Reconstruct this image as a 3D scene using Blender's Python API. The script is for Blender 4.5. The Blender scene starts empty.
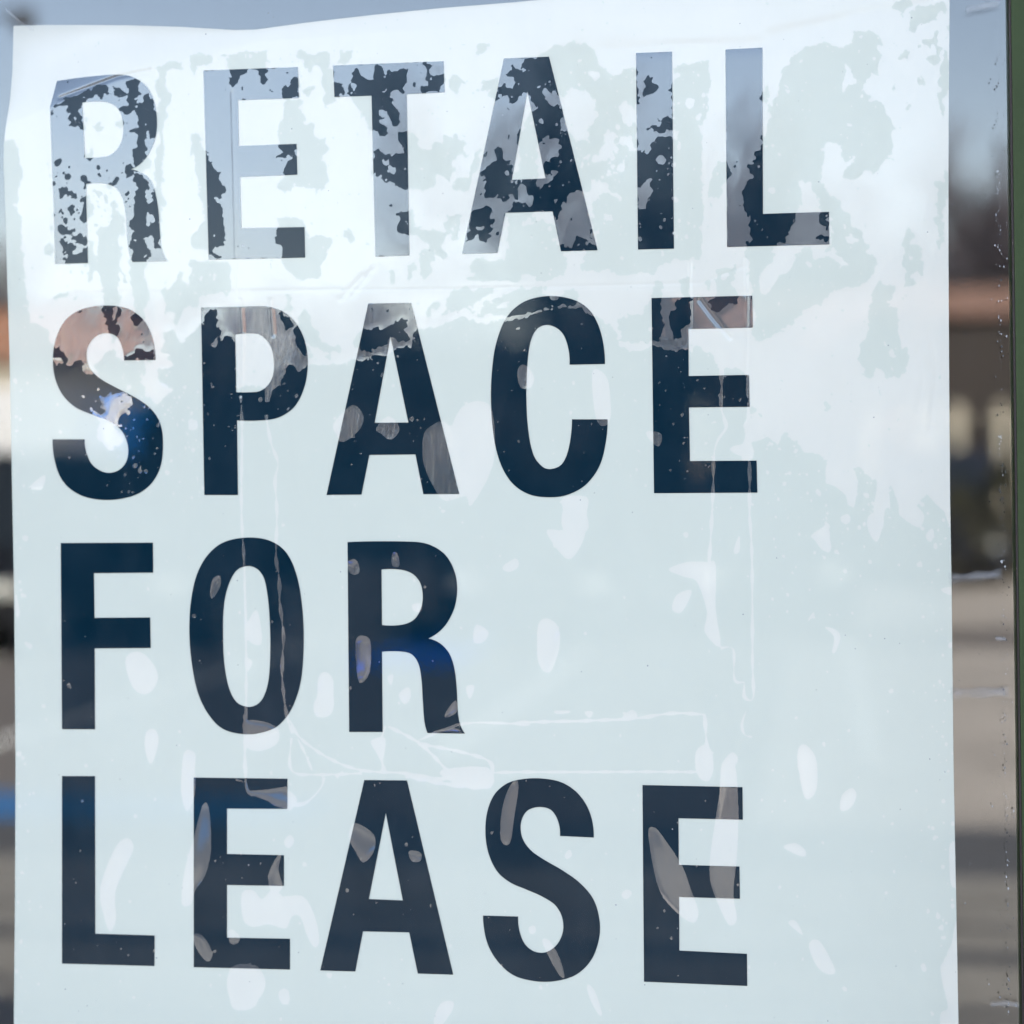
import bpy, bmesh, math, random
import numpy as np
from mathutils import Vector
from mathutils.geometry import delaunay_2d_cdt
random.seed(7); rng = np.random.default_rng(11)
SC = bpy.context.scene; COL = SC.collection
D = 1.27            # camera to glass, metres
H = 1.5             # eye height
FPX = 70/36*1024
YAW, PITCH, ROLL = (math.radians(v) for v in (-8.891, -0.699, -0.390))
f_ = np.array([math.sin(YAW)*math.cos(PITCH), math.cos(YAW)*math.cos(PITCH), math.sin(PITCH)])
r0 = np.array([math.cos(YAW), -math.sin(YAW), 0]); u0 = np.cross(r0, f_)
R_ = r0*math.cos(ROLL)+u0*math.sin(ROLL); U_ = -r0*math.sin(ROLL)+u0*math.cos(ROLL)

def slope(x, y):
    x = np.asarray(x, float); y = np.asarray(y, float)
    dx = R_[0]*(x-512)/FPX - U_[0]*(y-512)/FPX + f_[0]
    dy = R_[1]*(x-512)/FPX - U_[1]*(y-512)/FPX + f_[1]
    dz = R_[2]*(x-512)/FPX - U_[2]*(y-512)/FPX + f_[2]
    return dx/dy, dz/dy
def pos(x, y, back=0.0):          # traced point on a plane parallel to the glass, 'back' metres behind it
    sx, sz = slope(x, y); d = D + back
    return np.stack([sx*d, np.zeros_like(sx)+back, H+sz*d], -1)

# ------------------------------------------------------------------ helpers
def tag(o, label=None, cat=None, group=None, kind=None):
    if label: o['label'] = label
    if cat: o['category'] = cat
    if group: o['group'] = group
    if kind: o['kind'] = kind
    return o
def link(name, me, mat=None, parent=None):
    o = bpy.data.objects.new(name, me); COL.objects.link(o)
    if mat is not None: me.materials.append(mat)
    if parent is not None: o.parent = parent
    return o
def empty(name, loc=(0, 0, 0), rz=0):
    o = bpy.data.objects.new(name, None); COL.objects.link(o); o.location = loc; o.rotation_euler = (0, 0, rz); return o
class MB:
    def __init__(s): s.bm = bmesh.new()
    def box(s, x0, x1, y0, y1, z0, z1, bev=0):
        m = bmesh.ops.create_cube(s.bm, size=1); vs = m['verts']
        for v in vs: v.co = Vector(((x0+x1)/2+v.co.x*(x1-x0), (y0+y1)/2+v.co.y*(y1-y0), (z0+z1)/2+v.co.z*(z1-z0)))
        if bev:
            es = list({e for v in vs for e in v.link_edges})
            bmesh.ops.bevel(s.bm, geom=es, offset=bev, segments=2, affect='EDGES', profile=0.5)
        return s
    def prism(s, pts, fn, a, b):   # polygon pts (2D) extruded; fn(p, t) -> 3D
        n = len(pts); A = [s.bm.verts.new(fn(p, a)) for p in pts]; B = [s.bm.verts.new(fn(p, b)) for p in pts]
        s.bm.faces.new(A); s.bm.faces.new(B[::-1])
        for i in range(n): s.bm.faces.new((A[i], B[i], B[(i+1) % n], A[(i+1) % n]))
        return s
    def tube(s, p, q, ra, rb, n=8):
        p = Vector(p); q = Vector(q); d = (q-p).normalized()
        a = d.orthogonal().normalized(); b = d.cross(a)
        A = [s.bm.verts.new(p+(a*math.cos(t)+b*math.sin(t))*ra) for t in [i*2*math.pi/n for i in range(n)]]
        B = [s.bm.verts.new(q+(a*math.cos(t)+b*math.sin(t))*rb) for t in [i*2*math.pi/n for i in range(n)]]
        for i in range(n): s.bm.faces.new((A[i], A[(i+1) % n], B[(i+1) % n], B[i]))
        s.bm.faces.new(A[::-1]); s.bm.faces.new(B); return s
    def quad(s, *P): s.bm.faces.new([s.bm.verts.new(p) for p in P]); return s
    def build(s, name, mat, parent=None, smooth=False):
        bmesh.ops.recalc_face_normals(s.bm, faces=s.bm.faces)
        me = bpy.data.meshes.new(name); s.bm.to_mesh(me); s.bm.free()
        if smooth: me.polygons.foreach_set('use_smooth', [True]*len(me.polygons))
        return link(name, me, mat, parent)

# ------------------------------------------------------------------ node helper
class N:
    def __init__(s, name):
        s.m = bpy.data.materials.new(name); s.m.use_nodes = True; s.t = s.m.node_tree; s.t.nodes.clear()
        s.out = s.t.nodes.new('ShaderNodeOutputMaterial')
    def n(s, t, **k):
        x = s.t.nodes.new(t)
        for a, b in k.items(): setattr(x, a, b)
        return x
    def put(s, sock, v):
        if v is None: return
        if isinstance(v, bpy.types.NodeSocket): s.t.links.new(v, sock)
        else:
            if hasattr(sock.default_value, '__len__') and not hasattr(v, '__len__'): v = (v, v, v)
            if hasattr(sock.default_value, '__len__') and len(sock.default_value) == 4 and len(v) == 3: v = (*v, 1)
            sock.default_value = v
    def math(s, op, a, b=None, c=None, clamp=False):
        x = s.n('ShaderNodeMath', operation=op); x.use_clamp = clamp
        s.put(x.inputs[0], a); s.put(x.inputs[1], b)
        if c is not None: s.put(x.inputs[2], c)
        return x.outputs[0]
    def ramp(s, v, lo, hi, a=0.0, b=1.0, smooth=False):
        x = s.n('ShaderNodeMapRange'); x.interpolation_type = 'SMOOTHSTEP' if smooth else 'LINEAR'
        s.put(x.inputs[0], v); s.put(x.inputs[1], lo); s.put(x.inputs[2], hi); s.put(x.inputs[3], a); s.put(x.inputs[4], b); return x.outputs[0]
    def mixc(s, f, a, b):
        x = s.n('ShaderNodeMix', data_type='RGBA'); s.put(x.inputs[0], f); s.put(x.inputs[6], a); s.put(x.inputs[7], b); return x.outputs[2]
    def mixs(s, f, a, b):
        x = s.n('ShaderNodeMixShader'); s.put(x.inputs[0], f); s.t.links.new(a, x.inputs[1]); s.t.links.new(b, x.inputs[2]); return x.outputs[0]
    def noise(s, vec, scale, detail=3, rough=.55, dist=0, col=False):
        x = s.n('ShaderNodeTexNoise'); s.put(x.inputs['Vector'], vec); x.inputs['Scale'].default_value = scale
        x.inputs['Detail'].default_value = detail; x.inputs['Roughness'].default_value = rough; x.inputs['Distortion'].default_value = dist
        return x.outputs[1 if col else 0]
    def mapping(s, vec, sc):
        x = s.n('ShaderNodeMapping'); s.put(x.inputs[0], vec); x.inputs[3].default_value = sc; return x.outputs[0]
    def done(s, sh): s.t.links.new(sh, s.out.inputs[0]); return s.m
def plain(name, col, rough=.6, var=.12, scale=3, metal=0, spec=.5, bump=0):
    k = N(name); p = k.n('ShaderNodeBsdfPrincipled'); tc = k.n('ShaderNodeTexCoord').outputs['Object']
    nz = k.noise(tc, scale, 5, .6)
    c = k.mixc(nz, tuple(v*(1-var) for v in col), tuple(min(1, v*(1+var)) for v in col))
    k.put(p.inputs['Base Color'], c); p.inputs['Roughness'].default_value = rough; p.inputs['Metallic'].default_value = metal
    p.inputs['Specular IOR Level'].default_value = spec
    if bump:
        b = k.n('ShaderNodeBump'); b.inputs['Strength'].default_value = bump; b.inputs['Distance'].default_value = .002
        k.put(b.inputs['Height'], k.noise(tc, scale*12, 3)); k.t.links.new(b.outputs[0], p.inputs['Normal'])
    return k.done(p.outputs[0])

# ------------------------------------------------------------------ traced data
def t(x0, y0, s, L):
    k = s/1024; a = np.array(L, float).reshape(-1, 2); return np.stack([x0+a[:, 0]*k, y0+a[:, 1]*k], 1)
def cat_(*a): return np.concatenate([np.array(x, float).reshape(-1, 2) for x in a])
T1 = lambda L: t(0,260,140,L); T2 = lambda L: t(100,260,140,L); T3 = lambda L: t(220,260,140,L)
T4 = lambda L: t(350,240,140,L); T5 = lambda L: t(480,240,140,L); T6 = lambda L: t(600,240,180,L); T7 = lambda L: t(740,400,220,L)
UPPER = cat_([(-10,-40),(-10,150),(14,140),(21,170),(18,200),(22,235)],
 T1([160,0,180,150,205,220,200,300,205,380,230,470,270,460,300,495,360,510,345,580,390,640,430,625,458,655,468,690,490,700,490,755,520,770,545,735,580,720,595,800,610,830,640,812,690,850,760,880,700,800,690,755,740,740,765,700,800,660,850,660,860,710,905,740]),
 T2([410,740,350,755,320,830,305,900,330,950,400,960,460,930,440,860,418,830,425,800,520,785,535,740,500,690,450,660,478,600,458,560,480,510,540,500,550,580,600,600,640,560,690,540,735,480,750,460,780,400,850,360,865,420,850,470,890,500,880,560,905,575,930,530,970,570,985,700]),
 [(235.5,356),(236,389),(254,387)], T3([330,930,390,935,450,880,470,800,500,765,540,780,600,800,640,780,640,760,800,770,900,760]),
 T4([35,880,130,860,150,888,160,850,260,830,320,815,400,790,440,750,455,700,490,660,560,640,680,625,760,580,820,555,870,565,930,600]),
 T5([0,605,100,600,170,575,330,570,380,540,440,530,510,510,620,495,740,500,800,535,830,560,900,590,980,660,1010,720]),
 T6([40,490,60,510,100,560,115,600,170,625,240,620,310,605,360,620,410,630,470,620,520,615,570,605,620,640,660,700,675,760,685,830,680,950,700,950,690,830,690,730,760,715,830,750,835,830,830,950,905,960]),
 T7([10,120,25,200,0,215,0,280,55,280,55,190,100,188,130,165,170,200,205,150,230,190,280,195,300,240,370,250,400,290,390,380,440,400,490,440,500,490,530,500,550,380,525,320,560,310,600,355,640,375,630,440,620,520,600,600,630,660,665,590,675,510,700,490,690,420,705,390,730,470,745,540,800,580,840,590,850,520,820,490,870,435,900,470,950,520,975,590]),
 [(990,520),(990,-40)])
PATCH = []
def S(x0,y0,s,*Ls):
    for L in Ls: PATCH.append(('S', t(x0,y0,s,L)))
def U(x0,y0,s,*Ls):
    for L in Ls: PATCH.append(('U', t(x0,y0,s,L)))
# --- R, first line
S(40,60,140,[105,350,200,290,330,215,430,175,480,190,530,235,525,250,470,235,430,240,475,280,455,290,420,255,395,285,360,270,330,310,310,330,300,370,290,420,320,440,318,500,290,500,270,470,255,505,215,465,200,440,200,390,170,350],
 [70,375,105,365,100,400,80,395],[535,155,560,190,610,215,640,250,600,280,575,310,570,295,600,240,545,245],
 [620,145,700,140,735,165,730,200,710,230,705,280,720,315,750,310,765,270,770,210,800,240,830,300,850,380,860,480,850,575,815,550,800,500,780,510,780,600,785,700,770,740,700,775,675,740,675,660,710,630,700,590,710,520,690,530,650,525,645,495,675,485,720,500,720,400,690,350,665,385,620,390,575,350,640,340,635,290,640,240,650,195,625,180],
 [655,780,680,778,780,725,785,800,740,820,690,800],
 [855,400,880,290,840,260,830,180,880,100,830,60,900,20,1024,0,1020,60,960,60,915,100,920,200,980,250,960,320,900,330,940,400,900,500,895,700,890,800,890,1010,850,1000,850,700,880,580,858,500],
 [380,490,440,465,500,510,430,525],[550,510,560,460,600,440,605,510],[340,690,360,640,390,640,385,740,360,725],[335,430,360,420,360,460,335,465],
 [95,760,150,715,155,770,120,795],[95,830,120,835,115,860,95,855],[400,830,430,825,440,855,415,850],[430,360,445,370,440,390,430,385])
U(40,60,140,[240,450,265,415,270,440,250,465],[290,455,300,450,300,475],[730,260,750,255,745,275,735,275],[215,380,230,375,235,390,222,395],[895,210,915,205,910,225])
S(40,60,140,[728,258,746,256,746,274,730,274])
S(40,160,140,[310,180,350,145,365,170,335,180,330,200,310,195],[145,200,190,195,200,230,275,250,270,275,200,260,140,280],
 [205,335,235,340,235,400,210,395,215,360],[100,425,105,390,165,330,150,370],[300,360,325,260,345,270,348,490,300,455,330,440,285,405],
 [115,470,145,460,160,490,215,520,190,535,140,525],[235,490,265,490,262,530,235,525],
 [225,570,290,545,340,580,355,760,200,755,210,710,150,690,200,665,160,640,135,590,160,570,190,615,230,620,240,700,320,665,335,620,290,615,230,590],
 [670,70,770,105,785,150,785,210,775,260,780,300,820,250,850,225,870,400,885,655,835,640,840,580,810,520,775,540,775,620,800,670,800,745,690,745,670,650,650,580,690,560,690,520,640,500,630,460,680,400,700,340,690,230,710,190,700,110],
 [600,250,640,230,655,250,620,275],[780,165,820,170,800,195],[845,0,900,0,890,180,895,400,890,580,875,580,865,400,840,200,880,170],
 [520,280,560,275,560,370,600,400,620,480,600,540,570,540,585,640,600,700,560,760,580,820,560,900,550,960,585,1024,460,1024,450,900,430,820,380,800,370,900,350,900,360,790,310,780,350,640,380,640,410,700,440,600,420,540,440,480,500,480,510,400],
 [340,270,400,300,400,380,350,420],[640,745,800,740,760,830,780,940,810,1024,690,1024,690,880,650,800],[600,800,620,830,650,900,630,900],[200,760,240,820,220,830],[0,600,60,640,60,690,30,650],
 [385,200,420,215,430,250,470,270,450,285,400,240],[420,320,445,330,430,360])
U(40,160,140,[770,410,800,365,830,400,840,440,800,480,775,450],[785,205,825,205,800,320,785,300],[160,210,180,215,165,240],[740,330,765,340,755,355],[755,670,775,675,765,700],[665,440,690,445,680,465],[250,640,300,610,320,640,260,680])
S(0,260,140,[730,0,880,0,870,150,840,200,870,260,880,345,760,345,745,150,740,60],[755,335,830,335,830,400,860,440,900,490,870,520,850,560,780,530,790,480,760,400],
 [850,345,905,360,860,450,838,440,865,400],[970,390,1024,410,1024,460,980,470],[800,555,840,560,820,620],[390,260,510,225,500,260,430,300,400,310],[440,320,470,390,455,380],[560,380,610,365,600,395,580,390],[295,420,320,410,320,435],[545,270,560,270,560,330,545,310],[640,80,700,80,660,180,645,170],[480,50,530,80,520,100],[575,85,600,85,600,115,580,110],
 [85,20,150,20,160,150,180,250,190,380,200,450,250,500,330,560,340,640,80,640])
U(0,260,140,[830,345,855,345,860,400,850,450,835,440],[395,720,420,700,440,700,460,760,400,780])
S(100,260,140,[220,0,360,0,320,100,350,200,375,270,330,370,320,440,250,470,240,430,250,390],[175,735,180,690,210,680,240,700,270,630,310,640,320,670,385,650,375,735,310,735,290,700,265,735],
 [440,240,470,200,500,240,540,160,600,80,620,90,600,150,650,200,660,0,700,0,760,30,940,10,965,120,940,250,860,240,740,260,710,350,620,330,600,420,540,460,540,380,490,380,460,310],[150,60,165,60,220,170,205,180])
U(100,260,140,[700,100,740,80,760,130,720,170],[800,120,850,80,820,160],[800,620,850,560,865,600,830,640,810,640],[580,220,600,230,590,260])
U(90,380,140,[70,110,100,130,150,90,210,85,310,112,300,180,260,200,310,240,240,260,200,260,210,320,225,345,150,320,60,290,0,240,0,190,30,210,70,240,130,215,75,200],
 [50,290,150,320,240,390,230,450,180,510,140,510,80,450,50,410],[250,70,300,40,290,90],[350,0,530,0,620,60,590,95,530,80,530,150,500,200,430,150,400,70],
 [720,300,760,280,785,320,775,370,745,360],[640,530,650,500,670,540,640,560])
# --- E
S(190,50,140,[290,130,290,40,370,5,450,15,560,0,560,60,610,80,560,85,555,135,590,155,550,185,570,225,550,245,515,205,495,135,430,135,380,180,340,260,305,275,280,255,280,220,310,195,305,170,265,160],
 [575,280,605,285,600,305,580,300],[660,320,690,280,720,265,725,220,770,195,795,220,800,350,680,345],
 [690,365,830,360,810,420,840,480,845,540,890,540,910,590,930,650,990,650,1000,720,970,800,1000,880,990,950,1020,970,980,1000,870,1010,750,990,740,1024,650,1010,650,950,700,900,680,880,700,830,760,795,740,740,700,785,660,770,680,740,640,710,650,620,635,540,690,510,685,420],
 [0,600,75,610,80,680,110,750,150,830,210,900,230,980,255,1010,260,1024,90,1024,60,960,10,830,0,700],[0,40,120,25,165,50,170,80,120,110,50,110,25,160,0,150],[640,50,690,65,675,95,640,75],
 [780,30,810,5,850,40,900,40,960,10,1024,30,1024,130,960,140,940,100,890,100,890,160,870,165,830,90,790,60],[960,170,1024,165,1024,380,980,385],[810,290,850,270,900,270,880,350])
U(190,50,140,[715,780,740,750,760,790,745,800],[120,50,140,45,145,70],[780,720,800,740,795,790,780,770])
S(190,160,140,[20,0,150,0,210,90,230,180,255,220,240,260,190,275,140,300,190,310,215,305,235,330,245,450,255,550,250,610,210,615,175,640,155,680,220,725,180,720,135,700,130,670,0,640,0,545,60,520,80,440,95,400,80,280,70,180,30,80],
 [240,725,275,710,270,725],[30,800,100,740,280,740,300,850,300,950,270,990,240,970,80,975,60,1024,0,1024,0,750],
 [650,430,740,415,820,440,840,480,840,530,910,560,930,540,1024,550,1024,640,980,640,970,720,950,850,790,870,760,840,710,790,680,715,665,640,630,580,625,520,650,490],[580,690,595,680,600,800,595,830,580,750],[640,150,740,190,740,230,690,235,650,210],[680,970,730,1000,730,1024,690,1024])
U(190,160,140,[60,820,100,840,90,880],[150,840,180,810,170,880],[138,298,190,275,200,300,150,310])
# --- T
S(320,50,140,[10,140,90,130,100,230,150,240,180,290,160,330,110,340,150,370,30,385,15,250],[0,10,60,20,80,60,70,130,0,110],[140,10,230,0,240,50,200,75,145,100,155,120,140,120],
 [195,240,220,220,215,180,250,140,280,130,290,190,340,200,390,200,395,140,430,100,460,110,460,150,560,140,620,145,630,240,610,280,625,325,590,310,550,280,520,300,510,335,460,345,510,370,550,410,580,450,585,570,520,565,490,505,480,450,440,420,425,460,440,520,490,580,490,620,430,625,390,590,370,580,310,500,220,345,200,280],
 [570,600,640,600,700,620,720,640,700,700,760,740,820,720,830,680,900,690,900,630,960,640,1010,620,1024,640,1024,780,960,800,980,880,920,950,860,900,850,990,780,1024,600,1020,550,970,500,960,470,980,445,960,440,910,400,925,390,880,360,910,345,860,390,850,390,740,420,725,480,745,540,770,600,750,615,700,580,660],
 [735,100,800,90,810,100,795,140,820,175,900,175,910,230,870,300,720,315,725,270,780,260,765,210,790,170,770,120],[670,240,705,240,700,280,675,265],[945,220,980,180,1020,190,1010,310,950,290],[0,650,50,660,20,780,40,880,70,960,0,1000])
U(320,50,140,[120,330,135,280,160,330],[215,240,270,240,270,320,245,310,220,280],[470,170,490,165,480,185],[240,170,255,165,255,190],[470,800,500,790,500,830,480,840],[500,850,560,850,585,880,550,900,510,885],[650,760,690,800,700,820,655,800],[720,870,780,870,760,900],[795,210,830,215,820,240],[840,230,870,225,860,265],[535,465,550,460,555,480,540,485],[545,510,570,515,560,530],[190,300,220,330,150,335])
S(320,160,140,[545,400,590,385,645,375,680,350,670,440,720,490,800,520,850,540,920,520,910,440,940,400,1024,400,1024,480,940,500,920,560,880,640,930,670,900,720,840,700,830,740,800,740,820,810,770,855,730,840,720,740,740,650,820,640,780,590,690,570,645,560,600,530,560,530,555,490,590,440],
 [170,530,200,490,220,530,280,530,220,600,175,590],[0,540,90,560,110,620,70,660,20,640,30,700,0,800],[480,800,540,810,575,860,560,910,530,890],[650,770,690,750,700,780,675,870,645,865],[970,240,980,150,1024,120,1024,200],[720,740,780,740,815,800,760,860,730,830],[920,400,1024,400,1024,580,980,580,930,520])
U(320,160,140,[595,450,640,440,640,470],[940,490,1000,485,960,505])
# --- A
S(450,40,150,[150,80,200,30,285,30,290,50,240,60,200,95],[0,250,50,240,80,280,120,265,60,350,40,365,0,330],[215,270,340,250,330,320,310,400,250,385,280,340,230,350,170,350,175,325,240,310],
 [350,240,370,220,425,205,420,175,450,180,470,210,540,225,495,185,515,140,590,115,640,90,700,40,850,10,950,40,990,90,1024,150,1024,480,990,500,980,590,920,620,900,680,850,670,810,635,1024,760,1024,1024,620,1024,700,960,740,900,690,900,650,940,640,830,690,805,730,810,750,690,650,655,610,690,560,490,600,450,555,430,520,350,500,410,470,380,410,435,390,370,320,415,310,410,335,310,380,300,430,325,450,290,430,260,350,245],
 [540,480,560,490,610,690,600,760,580,830,600,900,640,940,430,950,490,800,460,720,500,600],[450,690,450,630,480,600,465,690],
 [205,890,230,870,320,830,300,790,315,730,355,745,365,795,420,840,425,950,600,950,580,1024,230,1024,260,980,260,920,210,925],[230,790,240,750,255,790,240,805],
 [0,680,40,650,110,710,90,750,110,790,0,800],[20,1024,60,930,120,940,180,750,210,740,200,830,150,960,120,1024])
U(450,40,150,[600,330,660,320,660,355,725,335,750,370,770,440,680,460,665,390,640,400],[770,490,800,560,815,640,755,610,765,560],[760,410,800,380,830,310,920,350,960,390,1000,420,990,500,980,590,920,600,900,680,830,660,790,560,770,480],
 [940,210,980,220,1020,250,1000,275,950,250],[590,290,600,290,600,305],[610,600,625,590,630,605,615,615],[720,860,745,845,740,865],[805,790,815,785,815,820],[690,60,705,60,700,75],[890,840,960,770,1024,800,1024,860,940,850,900,850],[690,905,740,900,700,960,650,1000,580,1010,590,960])
S(450,160,150,[205,100,240,90,320,30,420,0,425,130,590,135,580,190,620,215,690,150,745,95,690,80,650,110,640,0,860,0,905,230,860,175,810,220,810,290,760,290,775,330,740,360,725,410,700,350,420,345,415,295,430,250,400,240,370,290,320,265,290,275,230,245,235,205,260,180,260,110],
 [150,345,200,320,270,305,275,380,290,430,280,520,240,560,200,530,180,510,150,555,105,555,125,450],[335,430,365,405,355,460],[310,490,330,475,330,525,315,520],
 [745,540,780,590,820,590,850,540,870,495,900,520,940,550,990,550,1010,625,760,625],[965,495,980,480,990,520],
 [380,345,700,345,700,440,740,560,760,640,790,690,770,780,700,815,600,810,560,790,490,790,470,820,130,835,120,800,150,780,140,720,160,670,240,670,300,690,380,680,400,600,390,500],
 [0,890,100,880,290,880,300,900,160,960,30,990,0,990],[905,0,980,20,970,200,920,210])
U(450,160,150,[450,200,480,160,530,180,530,240,575,255,570,310,530,320,500,285,470,285],[690,260,740,280,710,300],[730,200,750,195,745,235],[725,40,750,30,735,55],[185,460,240,435,240,480],[490,420,540,400,570,430,500,440],[580,350,700,350,710,440,640,430,590,390],[380,370,410,390,410,440,390,440],[480,135,510,135,500,155],[530,570,560,575,550,590],[600,560,650,545,640,565],
 [960,240,985,240,1000,300,980,380])
S(480,240,140,[0,350,100,360,100,390,0,440],[0,470,160,400,300,350,490,335,490,350,430,380,520,410,560,430,620,415,740,450,700,470,560,480,400,510,200,545,100,560,0,540],[615,360,690,350,690,400,725,420,700,440,620,410],
 [740,130,860,80,940,60,1024,50,1024,250,940,205,780,225,760,255,740,200],[980,620,1024,580,1024,660,1010,690])
U(480,240,140,[100,490,200,450,240,460,110,510],[515,410,590,410,575,450,540,450])
S(350,240,140,[560,480,600,440,650,450,640,490,600,510,580,560,570,530],[640,550,700,510,720,430,760,370,860,360,1024,360,1024,410,900,460,880,500,940,540,1024,560,960,560,860,520,820,490,760,520],[40,690,100,650,180,630,240,640,290,615,340,620,350,590,380,575,440,635,390,655,430,720,400,740,370,750,310,730,290,710,270,760,140,800,90,820,60,790,30,790])
U(350,240,140,[890,460,1024,410,1024,440,920,490])
S(220,260,140,[440,440,450,375,520,420,520,480,500,515,480,510],[540,500,560,470,610,540,640,700,600,680,560,620,535,600],[465,245,500,250,520,350,515,400,470,370],[565,400,610,355,665,420,665,500,700,520,760,610,880,640,880,670,810,670,770,680,800,740,660,710,640,690,640,600,580,500],[980,580,1024,530,1024,640,980,640],[455,0,750,0,720,130,570,140,540,100,490,60],[0,20,60,20,85,90,75,220,40,250,0,230])
U(220,260,140,[660,610,720,620,770,700,720,720,660,690],[610,100,635,70,625,110])
# --- I
S(590,40,130,[0,60,30,70,40,130,120,240,210,290,290,215,370,205,375,250,375,300,365,360,365,1024,0,1024],[370,360,385,370,380,500,365,500])
U(590,40,130,[0,250,70,260,60,310,0,310],[0,460,40,450,50,580,30,650,0,680],[215,530,260,470,300,500,350,530,350,650,300,690,250,620],[10,980,60,880,120,750,180,720,190,800,230,850,170,960,60,1000],[230,770,290,750,340,800,350,880,300,850,240,810],[330,300,350,290,350,350],
 [385,200,655,215,655,720,640,690,520,760,430,880,370,860,372,520,385,480])
S(590,40,130,[400,350,410,290,480,280,490,370,510,350,540,380,490,410,460,440,425,425,415,380],[365,210,380,240,370,275],[365,360,382,375,380,450,380,500,362,500],[595,410,630,380,630,340,660,335,660,515,640,510,625,420],
 [450,690,520,650,545,690,560,620,600,600,625,575,655,620,655,710,620,690,590,730,550,740,500,700,460,720],[368,870,390,870,450,905,470,830,500,800,520,810,530,755,560,770,620,745,650,780,660,1024,368,1024],
 [655,220,690,190,900,150,940,170,940,400,930,500,920,620,870,670,880,800,890,1024,655,1024])
U(590,40,130,[655,270,690,240,690,290,660,330],[820,560,880,590,880,620,830,610],[670,830,720,800,720,850,690,860],[655,720,680,700,665,780],[655,550,700,545,665,575],[495,850,510,850,505,880],[515,955,535,970,530,985],[430,985,460,985,450,1005],[810,930,840,960,845,990,825,980],[855,170,875,170,870,210],[865,510,885,520,880,550])
S(590,160,130,[0,0,885,0,880,720,840,780,800,795,700,780,660,770,560,830,520,890,450,900,230,905,150,850,60,870,0,865])
U(590,160,130,[410,160,460,130,490,190,465,200,475,240,460,290,440,320,420,385,380,365,375,220,400,215],[0,130,30,140,50,190,150,190,150,230,60,270,20,350,40,480,0,420],[100,80,170,90,160,115,120,110],[150,260,220,260,245,320,210,320],[90,400,160,420,185,490,150,490],[665,285,700,300,690,340,660,320],[520,225,535,225,525,245],[610,130,630,130,620,150],[605,265,620,265,612,280],[630,445,645,445,640,462],[635,275,655,280,655,300],[60,680,110,690,100,710],
 [0,480,30,560,60,690,20,630])
S(590,160,130,[375,240,388,260,382,310,375,310],[920,330,940,170,970,80,1024,40,1024,260,990,280],[520,1000,540,960,570,980,560,1024,520,1024],[715,940,770,935,770,1024,715,1024],[920,950,940,950,930,1010])
# --- L
S(710,40,130,[380,455,410,400,460,390,460,450,500,520,540,430,560,300,560,230,620,170,640,120,690,100,820,30,900,10,950,30,1024,60,1024,830,980,820,950,760,910,790,865,850,890,900,880,930,910,960,880,1024,350,1024,300,1024,285,980,300,960,340,970,335,880,385,850,415,810,415,765,450,740,470,620,490,600,450,560,455,500,420,460],[127,960,150,990,155,1024,30,1024,70,960])
U(710,40,130,[775,320,785,320,780,335],[810,310,840,320,830,345,815,335],[710,395,735,375,735,415,720,415],[785,545,800,550,790,565],[415,470,455,500,450,560,490,600,470,620,455,700,415,740])
S(710,150,130,[340,0,900,0,885,180,870,260,920,320,960,360,1024,385,1024,760,980,750,960,560,945,490,945,600,900,600,875,615,860,560,855,480,670,495,640,580,600,700,600,730,540,715,525,755,490,760,490,890,400,970,380,1024,305,1024,300,880,265,770,300,700,320,655,285,520,305,500,270,480,250,370,280,270,320,220,285,120,300,95,340,95],
 [840,690,880,655,945,680,945,745,910,740,880,720],[128,90,170,180,130,250,100,260,70,370,40,350,0,380,0,230,60,100],[525,1024,640,960,670,890,660,810,780,760,810,840,880,870,960,930,1024,900,1024,1024],[40,920,200,915,200,960,150,950,80,1024,60,1000])
U(710,150,130,[700,250,800,260,830,370,865,490,670,490,740,420,710,310],[430,280,480,290,505,340,490,390,470,330],[950,520,990,540,1010,640,990,700,950,620],[320,530,350,530,345,555,330,550],[515,525,545,530,535,545],[350,140,370,145,360,160],[760,850,810,850,770,960,755,950],[600,290,635,265,610,300])
# --- right part
S(820,0,140,[0,310,50,300,130,350,180,310,230,330,220,270,280,230,350,210,450,250,445,320,410,310,440,390,415,450,440,550,390,540,340,590,290,640,380,710,390,750,460,730,470,800,520,850,535,920,500,990,520,1024,0,1024])
U(820,0,140,[160,560,190,510,240,520,270,610,200,620,170,690,155,640],[180,455,205,460,210,515,185,500],[280,265,310,270,295,285],[270,380,300,335,290,370],[80,365,130,380,90,380],[280,700,310,650,320,665,290,705],[435,765,450,770,440,785],[475,860,495,870,485,890])
S(820,0,140,[530,0,680,0,690,50,640,60,610,95,560,70,520,50],[650,140,640,110,690,60,740,50,920,0,925,120,890,90,830,130,770,180,710,190,690,230,650,200],
 [570,430,600,360,640,370,700,350,720,310,800,280,860,210,895,190,860,250,860,350,900,360,940,330,955,660,910,700,900,860,880,880,865,740,880,560,865,510,890,420,900,385,860,390,855,450,835,475,780,440,750,410,840,400,830,340,740,340,640,380,630,410,600,430],
 [505,210,530,235,510,235],[540,310,575,345,545,335],[485,415,520,390,510,410],[520,650,530,610,545,620,535,650],[600,790,660,765,650,785],[680,600,700,610,690,625],[730,580,755,555,775,590,740,640,710,640],[600,490,612,490,605,515],[525,560,540,560,535,585],[570,170,582,170,578,182],[885,250,930,275,950,300,900,270],[930,180,950,180,950,260,935,230],[690,655,702,655,700,665])
U(820,0,140,[720,5,790,10,790,25,730,25],[750,40,770,30,765,65],[820,0,860,0,840,40],[745,575,760,575,755,595],[870,40,885,30,880,55],[750,155,770,155,760,175],[895,360,880,400,905,385])
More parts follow.
